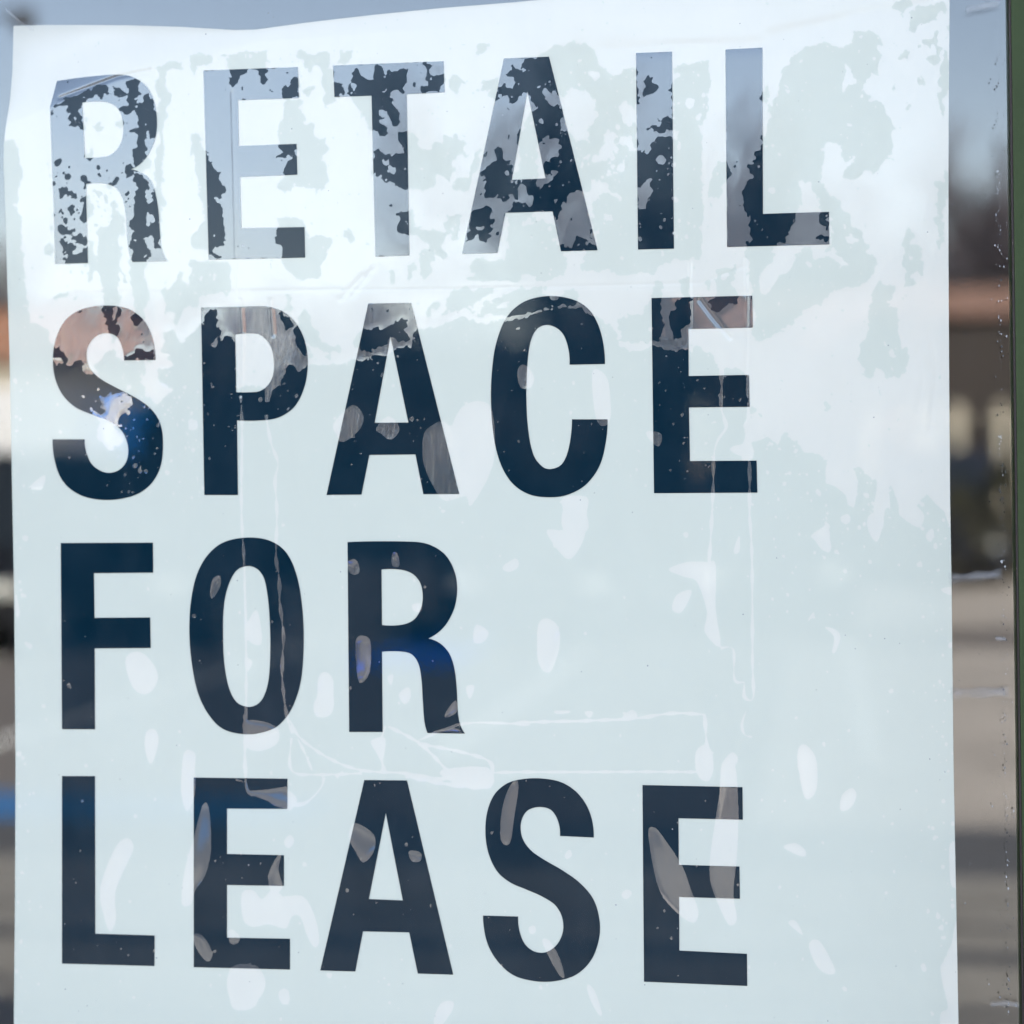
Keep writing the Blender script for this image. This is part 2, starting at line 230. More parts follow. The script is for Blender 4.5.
S(820,130,140,[0,0,500,0,530,80,500,200,440,250,430,290,400,305,350,285,260,350,180,345,160,320,230,260,250,180,180,240,150,130,110,100,80,40,0,100,0,130,30,180,15,370,0,370],
 [0,400,50,460,150,510,150,570,220,610,240,690,300,770,370,850,340,890,390,930,420,980,380,1024,180,1024,220,970,130,950,90,870,40,890,25,870,75,860,100,750,80,640,130,660,150,720,190,750,180,820,210,820,200,750,120,620,0,560],
 [845,380,895,340,890,250,945,330,940,500,905,560,905,700,920,830,890,840,870,890,860,800,850,600,860,500],[625,700,690,760,670,820,740,860,740,930,755,1024,600,1024,580,940,630,870,590,830,620,800],[585,600,605,575,605,610])
U(820,130,140,[200,750,240,745,265,810,240,830,200,820],[660,820,690,810,695,845,670,850],[640,930,670,925,650,950],[880,360,895,360,890,375],[235,850,265,845,255,870],[315,955,330,955,325,970])
S(768,256,256,[0,170,20,110,80,70,110,0,150,0,160,60,200,20,210,0,430,0,440,30,400,90,360,115,270,130,200,190,150,210,100,265,40,285,0,330])
U(768,256,256,[75,130,100,135,85,140],[60,0,110,0,80,60,20,100],[190,0,240,0,300,40,330,30,270,0])
S(820,260,140,[360,250,380,200,430,165,470,170,545,190,530,280,480,295,490,345,545,340,570,450,580,600,590,650,620,635,650,690,630,810,590,840,570,880,550,850,500,860,470,810,410,780,390,870,320,840,310,790,290,790,280,610,330,590,375,590,330,550,340,520,375,520,345,460,355,340,380,300],
 [580,0,740,0,755,90,740,100,720,60,670,110,690,150,715,185,625,180,615,100,630,70,590,40])
U(820,260,140,[465,630,480,595,500,600,480,640],[500,650,540,645,545,700,520,690],[565,740,590,730,585,765],[520,500,540,500,532,515])
S(768,256,256,[220,600,230,560,245,580,245,625,225,620],[675,655,688,655,684,672])
S(740,400,220,[85,65,105,75,95,90],[110,105,125,120,115,130])
U(740,400,220,[125,210,150,195,155,220],[240,245,265,230,265,260],[180,225,195,215,195,235])
# --- E, second line
S(600,240,180,[815,0,980,0,970,150,930,190,905,210,900,280,930,320,1024,250,1024,500,960,550,890,585,870,560,870,500,880,400,860,280,845,130,820,60],[980,240,1024,210,1024,330],
 [295,325,345,325,350,380,340,410,360,470,355,550,330,580,295,580,240,585,130,580,110,520,85,465,180,430,250,410,260,350,290,300,320,240,350,240,350,320],
 [395,400,430,390,430,360,460,320,455,230,500,225,505,470,460,490,450,550,410,570,395,500],[605,330,660,320,670,150,770,150,770,190,740,260,790,330,785,370,740,350,720,380,680,400,640,410,625,370],[605,230,620,230,620,290,605,280],[690,730,760,715,830,750,845,950,700,950,690,830],[640,610,665,650,660,670])
U(600,240,180,[410,470,430,480,430,510],[690,200,730,190,730,240,700,230],[710,250,730,260,720,290],[740,895,790,915,780,930])
BUBBLE = []
def B(x0,y0,s,*Ls):
    for L in Ls: BUBBLE.append(t(x0,y0,s,L))
B(512,512,256,[625,230,700,200,780,200,815,210,815,390,835,540,770,480,780,400,740,280,690,260],[640,390,660,330,720,315,680,400],[885,160,910,90,910,160],[735,960,770,930,800,960,800,1024,740,1024],[170,795,230,795,225,805,180,808],[290,800,325,798,310,825],[840,1010,880,960,905,990,880,1024],
 [140,70,210,70,205,0,205,-60,300,-60,300,0,290,100,250,175,215,185,160,120],[100,540,105,450,140,425,185,460,190,540,160,630,130,640,105,600],[470,795,490,795,500,820,440,825],[440,800,480,810,460,820])
B(512,256,256,[200,1030,225,980,245,975,275,995,300,1040,300,1100,210,1100],[30,440,60,440,90,490,70,530,35,525,22,480],[320,470,345,455,385,500,395,640,370,680,340,660,325,580],[535,710,560,700,600,715,590,760,565,750],[870,770,920,755,945,800,900,795])
B(230,700,300,[480,140,530,130,520,210,500,180],[290,0,350,-20,350,40,320,60,290,50],[185,480,205,460,220,480,205,505,190,500],[160,535,175,530,165,580,180,640,145,660,130,600],
 [40,660,80,650,110,680,150,640,180,670,250,670,290,740,305,820,290,845,265,810,240,740,210,740,190,780,130,765,80,775,45,750],[415,430,430,420,470,440,495,470,490,520,455,555,430,520,405,470],[610,515,650,520,650,550,620,550],[965,280,985,290,970,400,955,490,925,480,925,400,940,330],[0,930,60,905,110,930,120,980,90,1024,10,1024,-10,980],[165,1000,190,985,205,1024,180,1040],[0,790,30,800,25,830,0,830],
 [45,110,50,70,120,75,165,100,160,150,100,175,55,160],[735,45,770,0,775,40,740,60],[715,105,760,95,790,105,760,108],[720,240,880,230,890,300,760,280],[195,310,230,340,200,380])
B(0,512,256,[500,600,530,560,580,570,630,640,620,700,580,730,530,700],[585,880,620,870,635,920,605,1010,580,950],[95,520,130,530,120,550],[840,330,850,270,880,255,880,300,850,345],[980,470,1024,390,1044,460,1044,530,1000,520],[60,320,80,400,65,420],[985,585,1010,600,990,640],[265,690,280,685,285,710])
B(256,512,256,[250,660,280,640,310,680,300,800,270,820,235,810,245,730],[400,510,430,495,458,520,455,640,415,685,400,600],[365,200,400,190,415,240,390,250,370,235],[545,165,565,165,575,215,545,215],[625,370,660,365,660,400,630,395],[570,730,610,700,620,740,595,770],[525,660,550,650,540,695],[870,520,880,450,930,480,910,520],[840,700,875,695,855,750],[985,220,1040,185,1050,220,1010,240],[740,-10,760,-5,745,5])
B(256,256,256,[780,680,800,640,830,600,890,580,945,620,950,830,860,1000,840,960,760,980,720,940,670,830,670,720,700,680,745,660],[310,670,385,595,430,640,410,700,345,745,320,710],[480,690,530,640,575,690,540,735,500,710])
B(0,256,256,[120,920,180,875,170,930,130,935],[755,670,785,655,790,690,760,695])
B(0,768,256,[400,480,460,320,510,280,535,320,500,400,460,500,465,600,440,655,415,590],[735,-60,780,-60,780,0,780,100,750,175,725,100],[725,540,740,400,775,280,810,150,835,160,845,320,820,430,780,490,765,545],[770,670,810,670,850,740,830,775,790,730],[910,660,930,645,960,680,940,705],[920,800,1024,790,1044,850,1024,950,950,970,920,930],[965,540,990,490,1024,500,1044,560,1024,630,980,610])
B(256,768,256,[710,1010,740,940,790,935,780,980,730,1040],[95,890,130,890,130,945,95,930])
B(512,768,256,[545,250,570,238,600,270,680,390,720,500,745,570,735,615,700,610,640,560,590,490,560,370],[840,-20,890,-20,905,150,900,350,885,500,900,600,880,630,855,610,800,480,790,380,810,230,830,100],[735,-20,805,-20,790,50,750,40],[120,690,150,690,190,760,210,835,190,830,150,760],[300,865,330,890,360,980,345,985,310,920],[440,500,460,485,480,500,460,525,440,515],[65,640,90,630,95,655,75,665],[210,350,230,325,240,350,220,365])
B(768,768,256,[125,-30,190,-30,195,80,165,125,140,100],[295,110,335,80,355,110,330,160,290,170],[60,315,110,300,150,330,145,355,100,340],[80,620,110,610,140,665,125,660],[165,700,190,685,220,710,270,810,240,825,200,800,170,740],[740,300,770,300,770,490,750,480,730,460,725,320],[750,620,785,600,785,1080,700,1060,690,980,720,960,700,870,690,790,720,770,715,740,735,700],[680,640,700,625,700,650],[610,790,625,780,635,810,620,815])
B(768,512,256,[180,90,240,55,245,150,215,150,180,100],[400,20,430,0,465,10,450,90,430,120,400,70],[520,0,620,0,610,60,570,45],[630,95,655,65,665,90,650,120],[690,310,735,300,750,330,720,330],[120,950,150,930,190,980,190,1044,125,1044],[225,460,270,470,290,500,270,560,255,560,265,500],[155,440,180,400,185,415],[290,20,320,10,330,30,300,45])
B(740,400,220,[330,630,400,590,415,640,425,690,390,700,345,650],[470,550,500,530,515,560,490,580],[865,630,890,600,900,640,880,660],[900,670,915,665,918,690,905,695])
STROKES = [([(720,352),(722,372),(721,405),(724,418),(726,428),(718,440),(714,455),(713,490),(711,535),(709,562)],2.8),
 (t(512,512,256,[835,545,885,550,890,670,930,680]),2),(t(512,512,256,[930,680,930,740,965,742,962,600,960,200,950,0]),2.6),([(748.5,405),(748.5,440),(749.5,470),(749.5,520)],3),
 (t(512,512,256,[0,845,100,840,300,835,500,825,640,805,770,810]),3),(t(512,512,256,[770,810,775,880,780,950]),3),(t(512,512,256,[935,800,920,850,930,890,960,900]),2),
 (t(230,700,300,[205,70,240,130,340,200,450,240,600,250,740,270,880,250,1024,245]),2.6),(t(230,700,300,[210,130,210,240,300,255,450,250]),2.4),(t(230,700,300,[230,130,255,180,280,240]),2),
 (t(230,700,300,[540,90,650,150,740,240]),3),(t(230,700,300,[530,90,512,160,525,240]),4),(t(230,700,300,[650,150,800,180,890,215,890,290]),3),(t(230,700,300,[640,140,800,80,1024,85]),2.4),(t(230,700,300,[600,260,760,290,880,300]),4),
 (t(230,700,300,[50,50,52,160,55,280]),2.2),(t(230,700,300,[320,265,310,300,260,350,200,360]),3),(t(230,700,300,[20,272,50,280]),1.6),(t(230,700,300,[52,270,60,310]),2),
 ([(266,415),(271,443),(278,463),(275,481),(277,512),(276,557),(279,577),(280,604),(283.5,637),(282,675),(287,717),(293,733)],2.6),
 ([(240.5,396),(242,430),(241.5,512),(244,560),(246,637),(246,707),(244,768)],2.4),
 (t(512,768,256,[0,16,250,16,500,15,740,16]),2.6),(t(0,768,256,[980,0,985,80,1010,112]),2),
 (t(90,380,140,[885,20,895,70]),1.6)]
LATE = [('U', t(220,260,140,[330,1040,330,930,390,900,450,880,440,900,380,960,360,1040])),
 ('U', t(230,700,300,[50,290,70,310,130,305,195,295,200,375,150,360,130,345,90,330,60,320])),
 ('U', t(350,240,140,[385,655,470,640,490,655,450,700,430,690]))]


LETTERS = [
('R', [[(57,81),(90,76.5,1),(122,74.6,1),(136,78.5,1),(147,87,1),(154,101,1),(157,122,1),(154.8,140,1),(147.5,156,1),(139,165,1),(131,169.3),(140,172,1),(148.5,177.5,1),(154,188,1),(158,207,1),(160.2,235,1),(161.5,247,1),(164,255,1),(167.3,261.3),(132.5,262),(129,252,1),(127,235,1),(125.5,213,1),(122,197,1),(116,188,1),(105,183.5,1),(86,184),(87,230),(88,263),(55,264),(54,215),(51.5,150),(50,107)],
       [(82.3,102.5),(96,101.5,1),(107,102.3,1),(116,106.5,1),(121.5,115,1),(123.3,128,1),(122,140,1),(117,149.5,1),(109,155.5,1),(99,157.3,1),(85,158)]]),
('E', [[(203.5,70.5),(297.8,67),(299,98),(238,100.3),(239,146),(296.6,143.8),(297.4,174.7),(240,177),(241.5,228.2),(304.5,227),(305.2,257.6),(208.7,259.7)]]),
('T', [[(333,65.5),(443.6,61.2),(444.6,92.4),(406.8,94.2),(409.5,255.4),(375.5,256.8),(371.5,95.7),(334.5,97)]]),
('A', [[(504,58.5),(549,56.6),(597.6,250.2),(561,251.3),(552.6,211.4),(505.5,212.8),(497.5,253),(462,254)],
       [(527.5,91.5),(545.5,178.3),(512,179.8)]]),
('I', [[(636,53),(672,51.7),(674,248.6),(638,249.5)]]),
('L', [[(725.5,49.5),(762.4,47.6),(763,213.8),(829,211.8),(829.4,244.4),(727,247)]]),
('S', [[(155.5,360),(124,360.4),(122,347,1),(117,337,1),(107,333,1),(95.5,336.5,1),(88.3,346,1),(86.5,357,1),(90,368.5,1),(101,379,1),(118,388.5,1),(138,399,1),(152,410,1),(160.5,424,1),(163,445,1),(160,468,1),(150,485,1),(134,495.5,1),(108,500,1),(82.5,496,1),(65,484,1),(56,466,1),(52.5,439.3),(84.8,439.3),(86.5,453,1),(93,465.5,1),(106.5,472.7,1),(119,470,1),(126.5,461,1),(128,447,1),(122.5,432,1),(110,421.5,1),(93,415,1),(75,407,1),(62,394,1),(54.5,376,1),(53,355,1),(56.5,337,1),(65.5,320,1),(81.5,309.3,1),(105,305.5,1),(128,308.7,1),(144,320.5,1),(152.5,338,1)]]),
('P', [[(201,307.5),(256,306.2),(272,307.3,1),(284,312,1),(296,323,1),(304.5,340,1),(307.8,361,1),(305,385,1),(295.5,405.5,1),(281,416.5,1),(266,420,1),(237,420.4),(238,495),(204.3,495)],
       [(235.3,334.5),(256,333.7,1),(264,337.5,1),(270.5,346,1),(273.5,357,1),(273.2,374,1),(268.5,384.5,1),(260,391,1),(250,392.2,1),(236.2,392.2)]]),
('A', [[(368.3,303.5),(411.2,302.8),(459.3,494),(423.4,494.2),(415.4,454.4),(369.4,455),(361.5,494.6),(326.5,495)],
       [(390.4,336.5),(408.4,422.5),(374.7,422.7)]]),
('C', [[(605,364),(569.5,364.7),(568,347,1),(561.5,332,1),(549,325,1),(537.5,328.5,1),(530.5,342,1),(527,370,1),(526.4,400,1),(528.5,432,1),(534,456,1),(543,467,1),(551,469,1),(561.5,464.5,1),(568.5,449,1),(572,419.3),(607.5,419.3),(606,441,1),(599.5,466,1),(585.5,485,1),(567,495,1),(549,497.3,1),(529.5,494.5,1),(513,484,1),(501.5,466,1),(494.5,441,1),(491,403,1),(492.2,368,1),(497,340,1),(507.5,316,1),(524.5,301.5,1),(549,296,1),(575,300.2,1),(591,312,1),(601,333,1)]]),
('E', [[(651.5,298),(752.3,295.6),(752.8,327.6),(688.5,329),(688.7,376),(749,374.8),(749.7,406.8),(689,407.5),(690,461),(756.6,460.6),(757.4,492.6),(654,493.2)]]),
('F', [[(60.7,543),(153,542.6),(153.2,572.6),(94,573.2),(94.5,617.8),(150.2,617.4),(150.7,648),(94.7,648.4),(95,729.3),(62,729.2)]]),
('O', [[(245,537.6,1),(222,543,1),(206.5,556.5,1),(196,577,1),(190.5,605,1),(189.4,635,1),(192,665,1),(198,693,1),(208.5,714.5,1),(223,729,1),(245,734.3,1),(264,732,1),(279,725,1),(292.5,707,1),(301,680,1),(303.7,642,1),(302,605,1),(296,573,1),(285,551,1),(268,540,1)],
       [(247,566,1),(236.5,570.5,1),(228.5,585,1),(224,605,1),(223,635,1),(224.5,665,1),(229,688,1),(236.5,702,1),(247,706.8,1),(256.5,704.8,1),(263.5,697,1),(268.5,680,1),(270.3,650,1),(269.7,620,1),(267.5,595,1),(263.5,577,1),(256.5,568.5,1)]]),
('R', [[(347.5,542),(413,541.7,1),(430,544.8,1),(445,554.5,1),(454,570,1),(457.2,587,1),(455,606,1),(448,621.5,1),(440,631,1),(428.5,638.5),(440,643.3,1),(449,653,1),(454.3,668,1),(456.8,690,1),(458,713,1),(460,724,1),(465,733.6),(427.5,733),(424.5,722,1),(422.8,700,1),(421.5,680,1),(418.5,664,1),(412,654.5,1),(402,651.6,1),(382,651.7),(382.7,732),(349.2,732)],
       [(381.5,569.5),(401,569.7,1),(412.5,573.8,1),(420,582.5,1),(422.7,595,1),(421,608.5,1),(414,619.5,1),(402.5,624.6,1),(382,625)]]),
('L', [[(62,776),(95,776.1),(95.3,933.6),(154.6,935.5),(154.5,966),(62,963.6)]]),
('E', [[(193.7,777.5),(287.5,778.7),(287.3,808.9),(227,808.6),(227,853.9),(284,855.2),(284,885.9),(227,885),(227,937.6),(290,938.7),(290,969.6),(193.7,967.2)]]),
('A', [[(364.3,780),(407,780.4),(453.3,974.7),(417.8,973.6),(409.2,932.4),(363,931.4),(355.3,971.5),(320.2,970.5)],
       [(385.8,813.2),(402.8,900.4),(368.9,899)]]),
('S', [[(593.8,837.5),(560,836),(558,821,1),(551,810,1),(539,807,1),(527,811,1),(521,822.5,1),(522,837,1),(530,849.5,1),(543,859,1),(562,870,1),(580,883,1),(593.5,899.5,1),(599.5,920,1),(599,939,1),(591.5,959.5,1),(576.5,974.5,1),(556,981,1),(535,981.2,1),(513,975,1),(497,960.5,1),(487,942,1),(483,915.5),(518.2,916.5),(519.3,930,1),(524.5,943.5,1),(534,951.3,1),(546,952.2,1),(557,944.5,1),(563,931,1),(562,917,1),(555,905,1),(541,896,1),(525,889,1),(511,883,1),(498,872.5,1),(489,855,1),(485.5,835,1),(487,813,1),(494,795,1),(506,784,1),(521,779.3,1),(541,778.4,1),(562,782.5,1),(578.5,794,1),(590,813,1)]]),
('E', [[(642.5,785),(742.5,787.1),(742.8,819.7),(678.5,818.3),(678.8,864.8),(739.5,866.5),(739.9,898.8),(679.1,897),(679.4,950.5),(747,953.8),(747.3,986),(644,981.7)]]),
]


# ------------------------------------------------------------------ where the film clings to the glass
SS = 2                                   # raster samples per traced unit
X0, Y0, X1, Y1 = -10, -40, 980, 1180
W_, H_ = (X1-X0)*SS, (Y1-Y0)*SS
GAP = np.zeros((H_, W_), np.float32)     # 0 = clings, 1 = air gap
def fill(P, v):
    P = (np.asarray(P)-(X0, Y0))*SS
    xa, ya = np.floor(P.min(0)).astype(int); xb, yb = np.ceil(P.max(0)).astype(int)+1
    xa, ya = max(xa, 0), max(ya, 0); xb, yb = min(xb, W_), min(yb, H_)
    if xb <= xa or yb <= ya: return
    gx = np.arange(xa, xb)+.5; gy = np.arange(ya, yb)+.5
    ins = np.zeros((yb-ya, xb-xa), bool)
    Q = np.roll(P, -1, 0)
    for (ax, ay), (bx, by) in zip(P, Q):
        if ay == by: continue
        rows = (gy > min(ay, by)) & (gy <= max(ay, by))
        if not rows.any(): continue
        xi = ax+(gy[rows]-ay)*(bx-ax)/(by-ay)
        ins[rows] ^= gx[None, :] < xi[:, None]
    GAP[ya:yb, xa:xb][ins] = v
def smooth_poly(P, n=3):
    P = np.asarray(P, float); out = []
    m = len(P)
    for i in range(m):
        p0, p1, p2, p3 = P[i-1], P[i], P[(i+1) % m], P[(i+2) % m]
        for k in range(n):
            u = k/n
            out.append(.5*((2*p1)+(-p0+p2)*u+(2*p0-5*p1+4*p2-p3)*u*u+(-p0+3*p1-3*p2+p3)*u**3))
    return np.array(out)
def stroke(P, w, v=1):
    P = np.asarray(P, float)
    if len(P) > 2:
        Q = [P[0]]
        for i in range(len(P)-1):
            p0 = P[max(i-1, 0)]; p1 = P[i]; p2 = P[i+1]; p3 = P[min(i+2, len(P)-1)]
            for k in range(1, 7):
                u = k/6; Q.append(.5*((2*p1)+(-p0+p2)*u+(2*p0-5*p1+4*p2-p3)*u*u+(-p0+3*p1-3*p2+p3)*u**3))
        P = np.array(Q)
    for a, b in zip(P[:-1], P[1:]):
        d = b-a; L = np.hypot(*d)
        if L < 1e-6: continue
        nn = np.array([-d[1], d[0]])/L; e = d/L*.3
        wa = w*(.5+.28*math.sin(a[0]*.31+a[1]*.23)); wb = w*(.5+.28*math.sin(b[0]*.31+b[1]*.23))
        fill([a-e+nn*wa, b+e+nn*wb, b+e-nn*wb, a-e-nn*wa], v)
fill(UPPER, 1)
for kind, P in PATCH: fill(P, 0 if kind == 'S' else 1)
def vnoise(shape, cell, seed):
    r = np.random.default_rng(seed); h, w = shape; gh, gw = int(h/cell)+3, int(w/cell)+3
    g = r.random((gh, gw)).astype(np.float32)*2-1
    yy = np.arange(h)/cell; xx = np.arange(w)/cell; y0 = yy.astype(int); x0 = xx.astype(int)
    fy = (yy-y0); fx = (xx-x0); fy = fy*fy*(3-2*fy); fx = fx*fx*(3-2*fx); fy = fy[:, None]; fx = fx[None, :]
    return ((g[y0][:, x0]*(1-fx)+g[y0][:, x0+1]*fx)*(1-fy)+(g[y0+1][:, x0]*(1-fx)+g[y0+1][:, x0+1]*fx)*fy).astype(np.float32)
def blur(a, r):
    k = 2*r+1
    for ax in (0, 1):
        c = np.cumsum(np.pad(a, [(r+1, r) if i == ax else (0, 0) for i in (0, 1)], mode='edge'), axis=ax, dtype=np.float64)
        a = ((c[k:]-c[:-k]) if ax == 0 else (c[:, k:]-c[:, :-k]))/k
    return a.astype(np.float32)
# ragged edges: warp the traced outline by a few millimetres
iy, ix = np.mgrid[0:H_, 0:W_]
wx = 4.5*vnoise((H_, W_), 14, 1)+3.0*vnoise((H_, W_), 6, 2); wy = 4.5*vnoise((H_, W_), 14, 3)+3.0*vnoise((H_, W_), 6, 4)
amt = np.clip((560*SS-iy)/(120*SS), .12, 1)
GAP = GAP[np.clip((iy+wy*amt).astype(int), 0, H_-1), np.clip((ix+wx*amt).astype(int), 0, W_-1)]
rag = .36*vnoise((H_, W_), 7, 5)+.40*vnoise((H_, W_), 3.6, 6)
soft = blur(GAP, 4)
amt2 = np.clip((540*SS-iy)/(60*SS), 0, 1)
GAP = np.where(amt2 > .3, ((soft*.65+GAP*.35)+rag > .5), GAP > .5).astype(np.float32)
del wx, wy, iy, ix, rag, soft, amt2
for P in BUBBLE: fill(smooth_poly(P), 1)
for P, w in STROKES: stroke(P, w)
for kind, P in LATE: fill(P, 0 if kind == 'S' else 1)
# small trapped air beads
def bead(x, y, r, v=1):
    k = rng.integers(5, 8); ph = rng.random()*6.3
    a = ph+np.arange(k)*2*math.pi/k; rr = r*(.65+.6*rng.random(k))
    fill(np.stack([x+rr*np.cos(a), y+rr*(1.15)*np.sin(a)], 1), v)
for i in range(1900):
    x = rng.uniform(5, 955); y = rng.uniform(35, 1040); r = .6+rng.exponential(.38); bead(x, y, min(r, 2.8))
for i in range(170):                      # denser beads on the ragged borders
    x = rng.uniform(765, 950); y = 470+abs(rng.normal(0, 60)); bead(x, y, .8+rng.exponential(.6))
for i in range(170):
    y = rng.uniform(380, 1030); x = 950+y*.004-abs(rng.normal(0, 14)); bead(x, y, .6+rng.exponential(.7))
for i in range(110):
    y = rng.uniform(380, 1020); x = 15+abs(rng.normal(0, 7)); bead(x, y, .5+rng.exponential(.6))
for i in range(150): bead(rng.uniform(120, 205), rng.uniform(370, 500), .6+rng.exponential(.5))
for i in range(240): bead(rng.uniform(500, 780), rng.uniform(60, 240), .8+rng.exponential(.7))
for i in range(150):                      # small clinging spots in the lifted part
    x = rng.uniform(45, 165); y = rng.uniform(160, 262); bead(x, y, .6+rng.exponential(.7), 0)
GAPB = blur(GAP, 1)
SOFT = blur(GAP, 20); LENS = blur(blur(GAP, 6), 5)
def samp(A, x, y):
    u = np.clip((np.asarray(x)-X0)*SS-.5, 0, W_-2.001); v = np.clip((np.asarray(y)-Y0)*SS-.5, 0, H_-2.001)
    i = u.astype(int); j = v.astype(int); fu = u-i; fv = v-j
    return (A[j, i]*(1-fu)+A[j, i+1]*fu)*(1-fv)+(A[j+1, i]*(1-fu)+A[j+1, i+1]*fu)*fv

# ------------------------------------------------------------------ shape of the film (metres behind the glass)
def seg(x, y, ax, ay, bx, by):            # signed distance above the line a->b, traced units
    dx, dy = bx-ax, by-ay; L = math.hypot(dx, dy); return -((x-ax)*(-dy)+(y-ay)*dx)/L
def ridge(x, y, pts, w, h):
    best = np.full(np.shape(x), 1e9)
    for (ax, ay), (bx, by) in zip(pts[:-1], pts[1:]):
        dx, dy = bx-ax, by-ay; L2 = dx*dx+dy*dy
        k = np.clip(((x-ax)*dx+(y-ay)*dy)/L2, 0, 1)
        best = np.minimum(best, (x-ax-k*dx)**2+(y-ay-k*dy)**2)
    return h*np.exp(-best/(w*w))
CORNER = np.array([(0, 128), (50, 109), (88, 88), (120, 76), (185, 60), (260, 42), (400, 32), (560, 20), (760, 8), (960, -6)])
def bulge(x, y):
    x = np.asarray(x, float); y = np.asarray(y, float)
    yl = np.interp(x, CORNER[:, 0], CORNER[:, 1]); d = np.clip(yl-y, 0, None)
    fade = np.interp(x, [0, 60, 250, 520, 960], [1, 1, .9, .35, .2])
    z = fade*(.00011*d*(d/(d+4.))+.0000004*d*d)
    z += .0016*fade*np.exp(-((y-(yl-38))/16)**2)*np.interp(x, [0, 90, 260, 420], [0, 1, 1, 0])*np.clip(d/12, 0, 1)
    z += ridge(x, y, [(60, 98), (118, 76.5), (150, 70)], 2.0, .0006)
    for P, w, h in CREASES: z += ridge(x, y, P, w, h)
    g = samp(SOFT, x, y)
    z += np.where(y < 290, .00005, .0001)*g*(np.sin(x*.021+y*.013)+np.sin(x*.009-y*.027+2)+.5*np.sin(x*.06+y*.05))
    z += (.00001+.00006*np.clip((y-300)/60, 0, 1)+.00011*np.clip((y-520)/60, 0, 1))*samp(LENS, x, y)
    return z
CREASES = [([(241, 300), (243, 335), (241.5, 395)], 1.5, .00022), ([(271, 300), (273.5, 335)], 1.5, .00022),
           ([(232, 92), (236, 256), (238, 300)], 1.2, .00010), ([(690, 262), (690, 330)], 1.5, .00022),
           ([(250, 291), (450, 289), (700, 283), (745, 266)], 1.6, .00008),
           ([(700, 300), (712, 316), (730, 338)], 2.0, .0004), ([(745, 258), (747, 300), (746, 420)], 1.5, .00018),
           ([(340, 300), (362, 276)], 2.5, .0002), ([(352, 296), (372, 270)], 2.5, .0002),
           ([(930, 330), (936, 372), (930, 430)], 3, .00016), ([(918, 350), (923, 380), (918, 410)], 3, .00012),
           ([(600, 50), (680, 46), (760, 44), (840, 26)], 7, .00022), ([(770, 34), (860, 14), (930, 4)], 6, .0002)]
def film_uv(x, y):
    sx, sz = slope(x, y); return np.stack([sx*D, sz*D], -1)
def film_mesh(name, x, y, faces, base, quads=True):
    z = base+bulge(x, y)
    sx, sz = slope(x, y)
    P = np.stack([sx*(D+z), z, H+sz*(D+z)], -1)
    me = bpy.data.meshes.new(name)
    me.vertices.add(len(P)); me.vertices.foreach_set('co', P.astype(np.float32).ravel())
    F = np.asarray(faces, np.int32); nf, k = F.shape
    me.loops.add(nf*k); me.loops.foreach_set('vertex_index', F.ravel())
    me.polygons.add(nf); me.polygons.foreach_set('loop_start', np.arange(nf, dtype=np.int32)*k)
    me.polygons.foreach_set('use_smooth', np.ones(nf, bool))
    at = me.attributes.new('air_gap', 'FLOAT', 'POINT'); at.data.foreach_set('value', samp(GAPB, x, y).astype(np.float32))
    uv = np.concatenate([film_uv(x, y), np.zeros((len(x), 1))], 1)
    at = me.attributes.new('film_place', 'FLOAT_VECTOR', 'POINT'); at.data.foreach_set('vector', uv.astype(np.float32).ravel())
    lo = np.interp(y, [290, 340], [0, 1]).astype(np.float32)
    at = me.attributes.new('wrinkled', 'FLOAT', 'POINT'); at.data.foreach_set('value', lo)
    me.update(calc_edges=True); me.validate(); return me

# ------------------------------------------------------------------ materials of film, ink, glass
R_FRONT, R_BACK = .021, .142
def film_mat(name, wet, dry, ink):
    k = N(name)
    gap = k.n('ShaderNodeAttribute', attribute_name='air_gap').outputs['Fac']
    pl = k.n('ShaderNodeAttribute', attribute_name='film_place').outputs['Vector']
    wr = k.n('ShaderNodeAttribute', attribute_name='wrinkled').outputs['Fac']
    g = k.ramp(k.math('ADD', gap, k.math('MULTIPLY', k.math('SUBTRACT', k.noise(pl, 900, 2), .5), .35)), .42, .58, 0, 1, True)
    d = k.n('ShaderNodeBsdfDiffuse')
    mott = k.noise(pl, 22, 4, .6)
    c = k.mixc(g, wet, dry)
    c = k.mixc(k.ramp(k.math('ADD', k.math('MULTIPLY', mott, .6), k.math('MULTIPLY', k.noise(k.mapping(pl, (1, .35, 1)), 7, 5, .65, .6), .4)), .35, .65, 0, .14), c, (.48, .49, .42) if not ink else (.05, .07, .09))
    k.put(d.inputs['Color'], c)
    b = k.n('ShaderNodeBump'); b.inputs['Distance'].default_value = .0012
    st = k.noise(k.mapping(pl, (1, .2, 1)), 150, 3, .5, 1.8)
    k.put(b.inputs['Height'], st); k.put(b.inputs['Strength'], k.math('MULTIPLY_ADD', wr, .55, .015))
    sharp = k.n('ShaderNodeBsdfGlossy'); sharp.inputs['Roughness'].default_value = .0
    rough = k.n('ShaderNodeBsdfGlossy'); rough.inputs['Roughness'].default_value = .26
    k.t.links.new(b.outputs[0], rough.inputs['Normal'])
    s = k.mixs(k.math('MULTIPLY', g, .10 if ink else .02), d.outputs[0], sharp.outputs[0])
    s = k.mixs(k.math('MULTIPLY', g, .075 if ink else .022), s, rough.outputs[0])
    return k.done(s)
M_film = film_mat('white_film', (.552, .562, .49), (.65, .622, .55), False)
M_ink = film_mat('navy_ink', (.0, .0130, .0250), (.002, .014, .026), True)
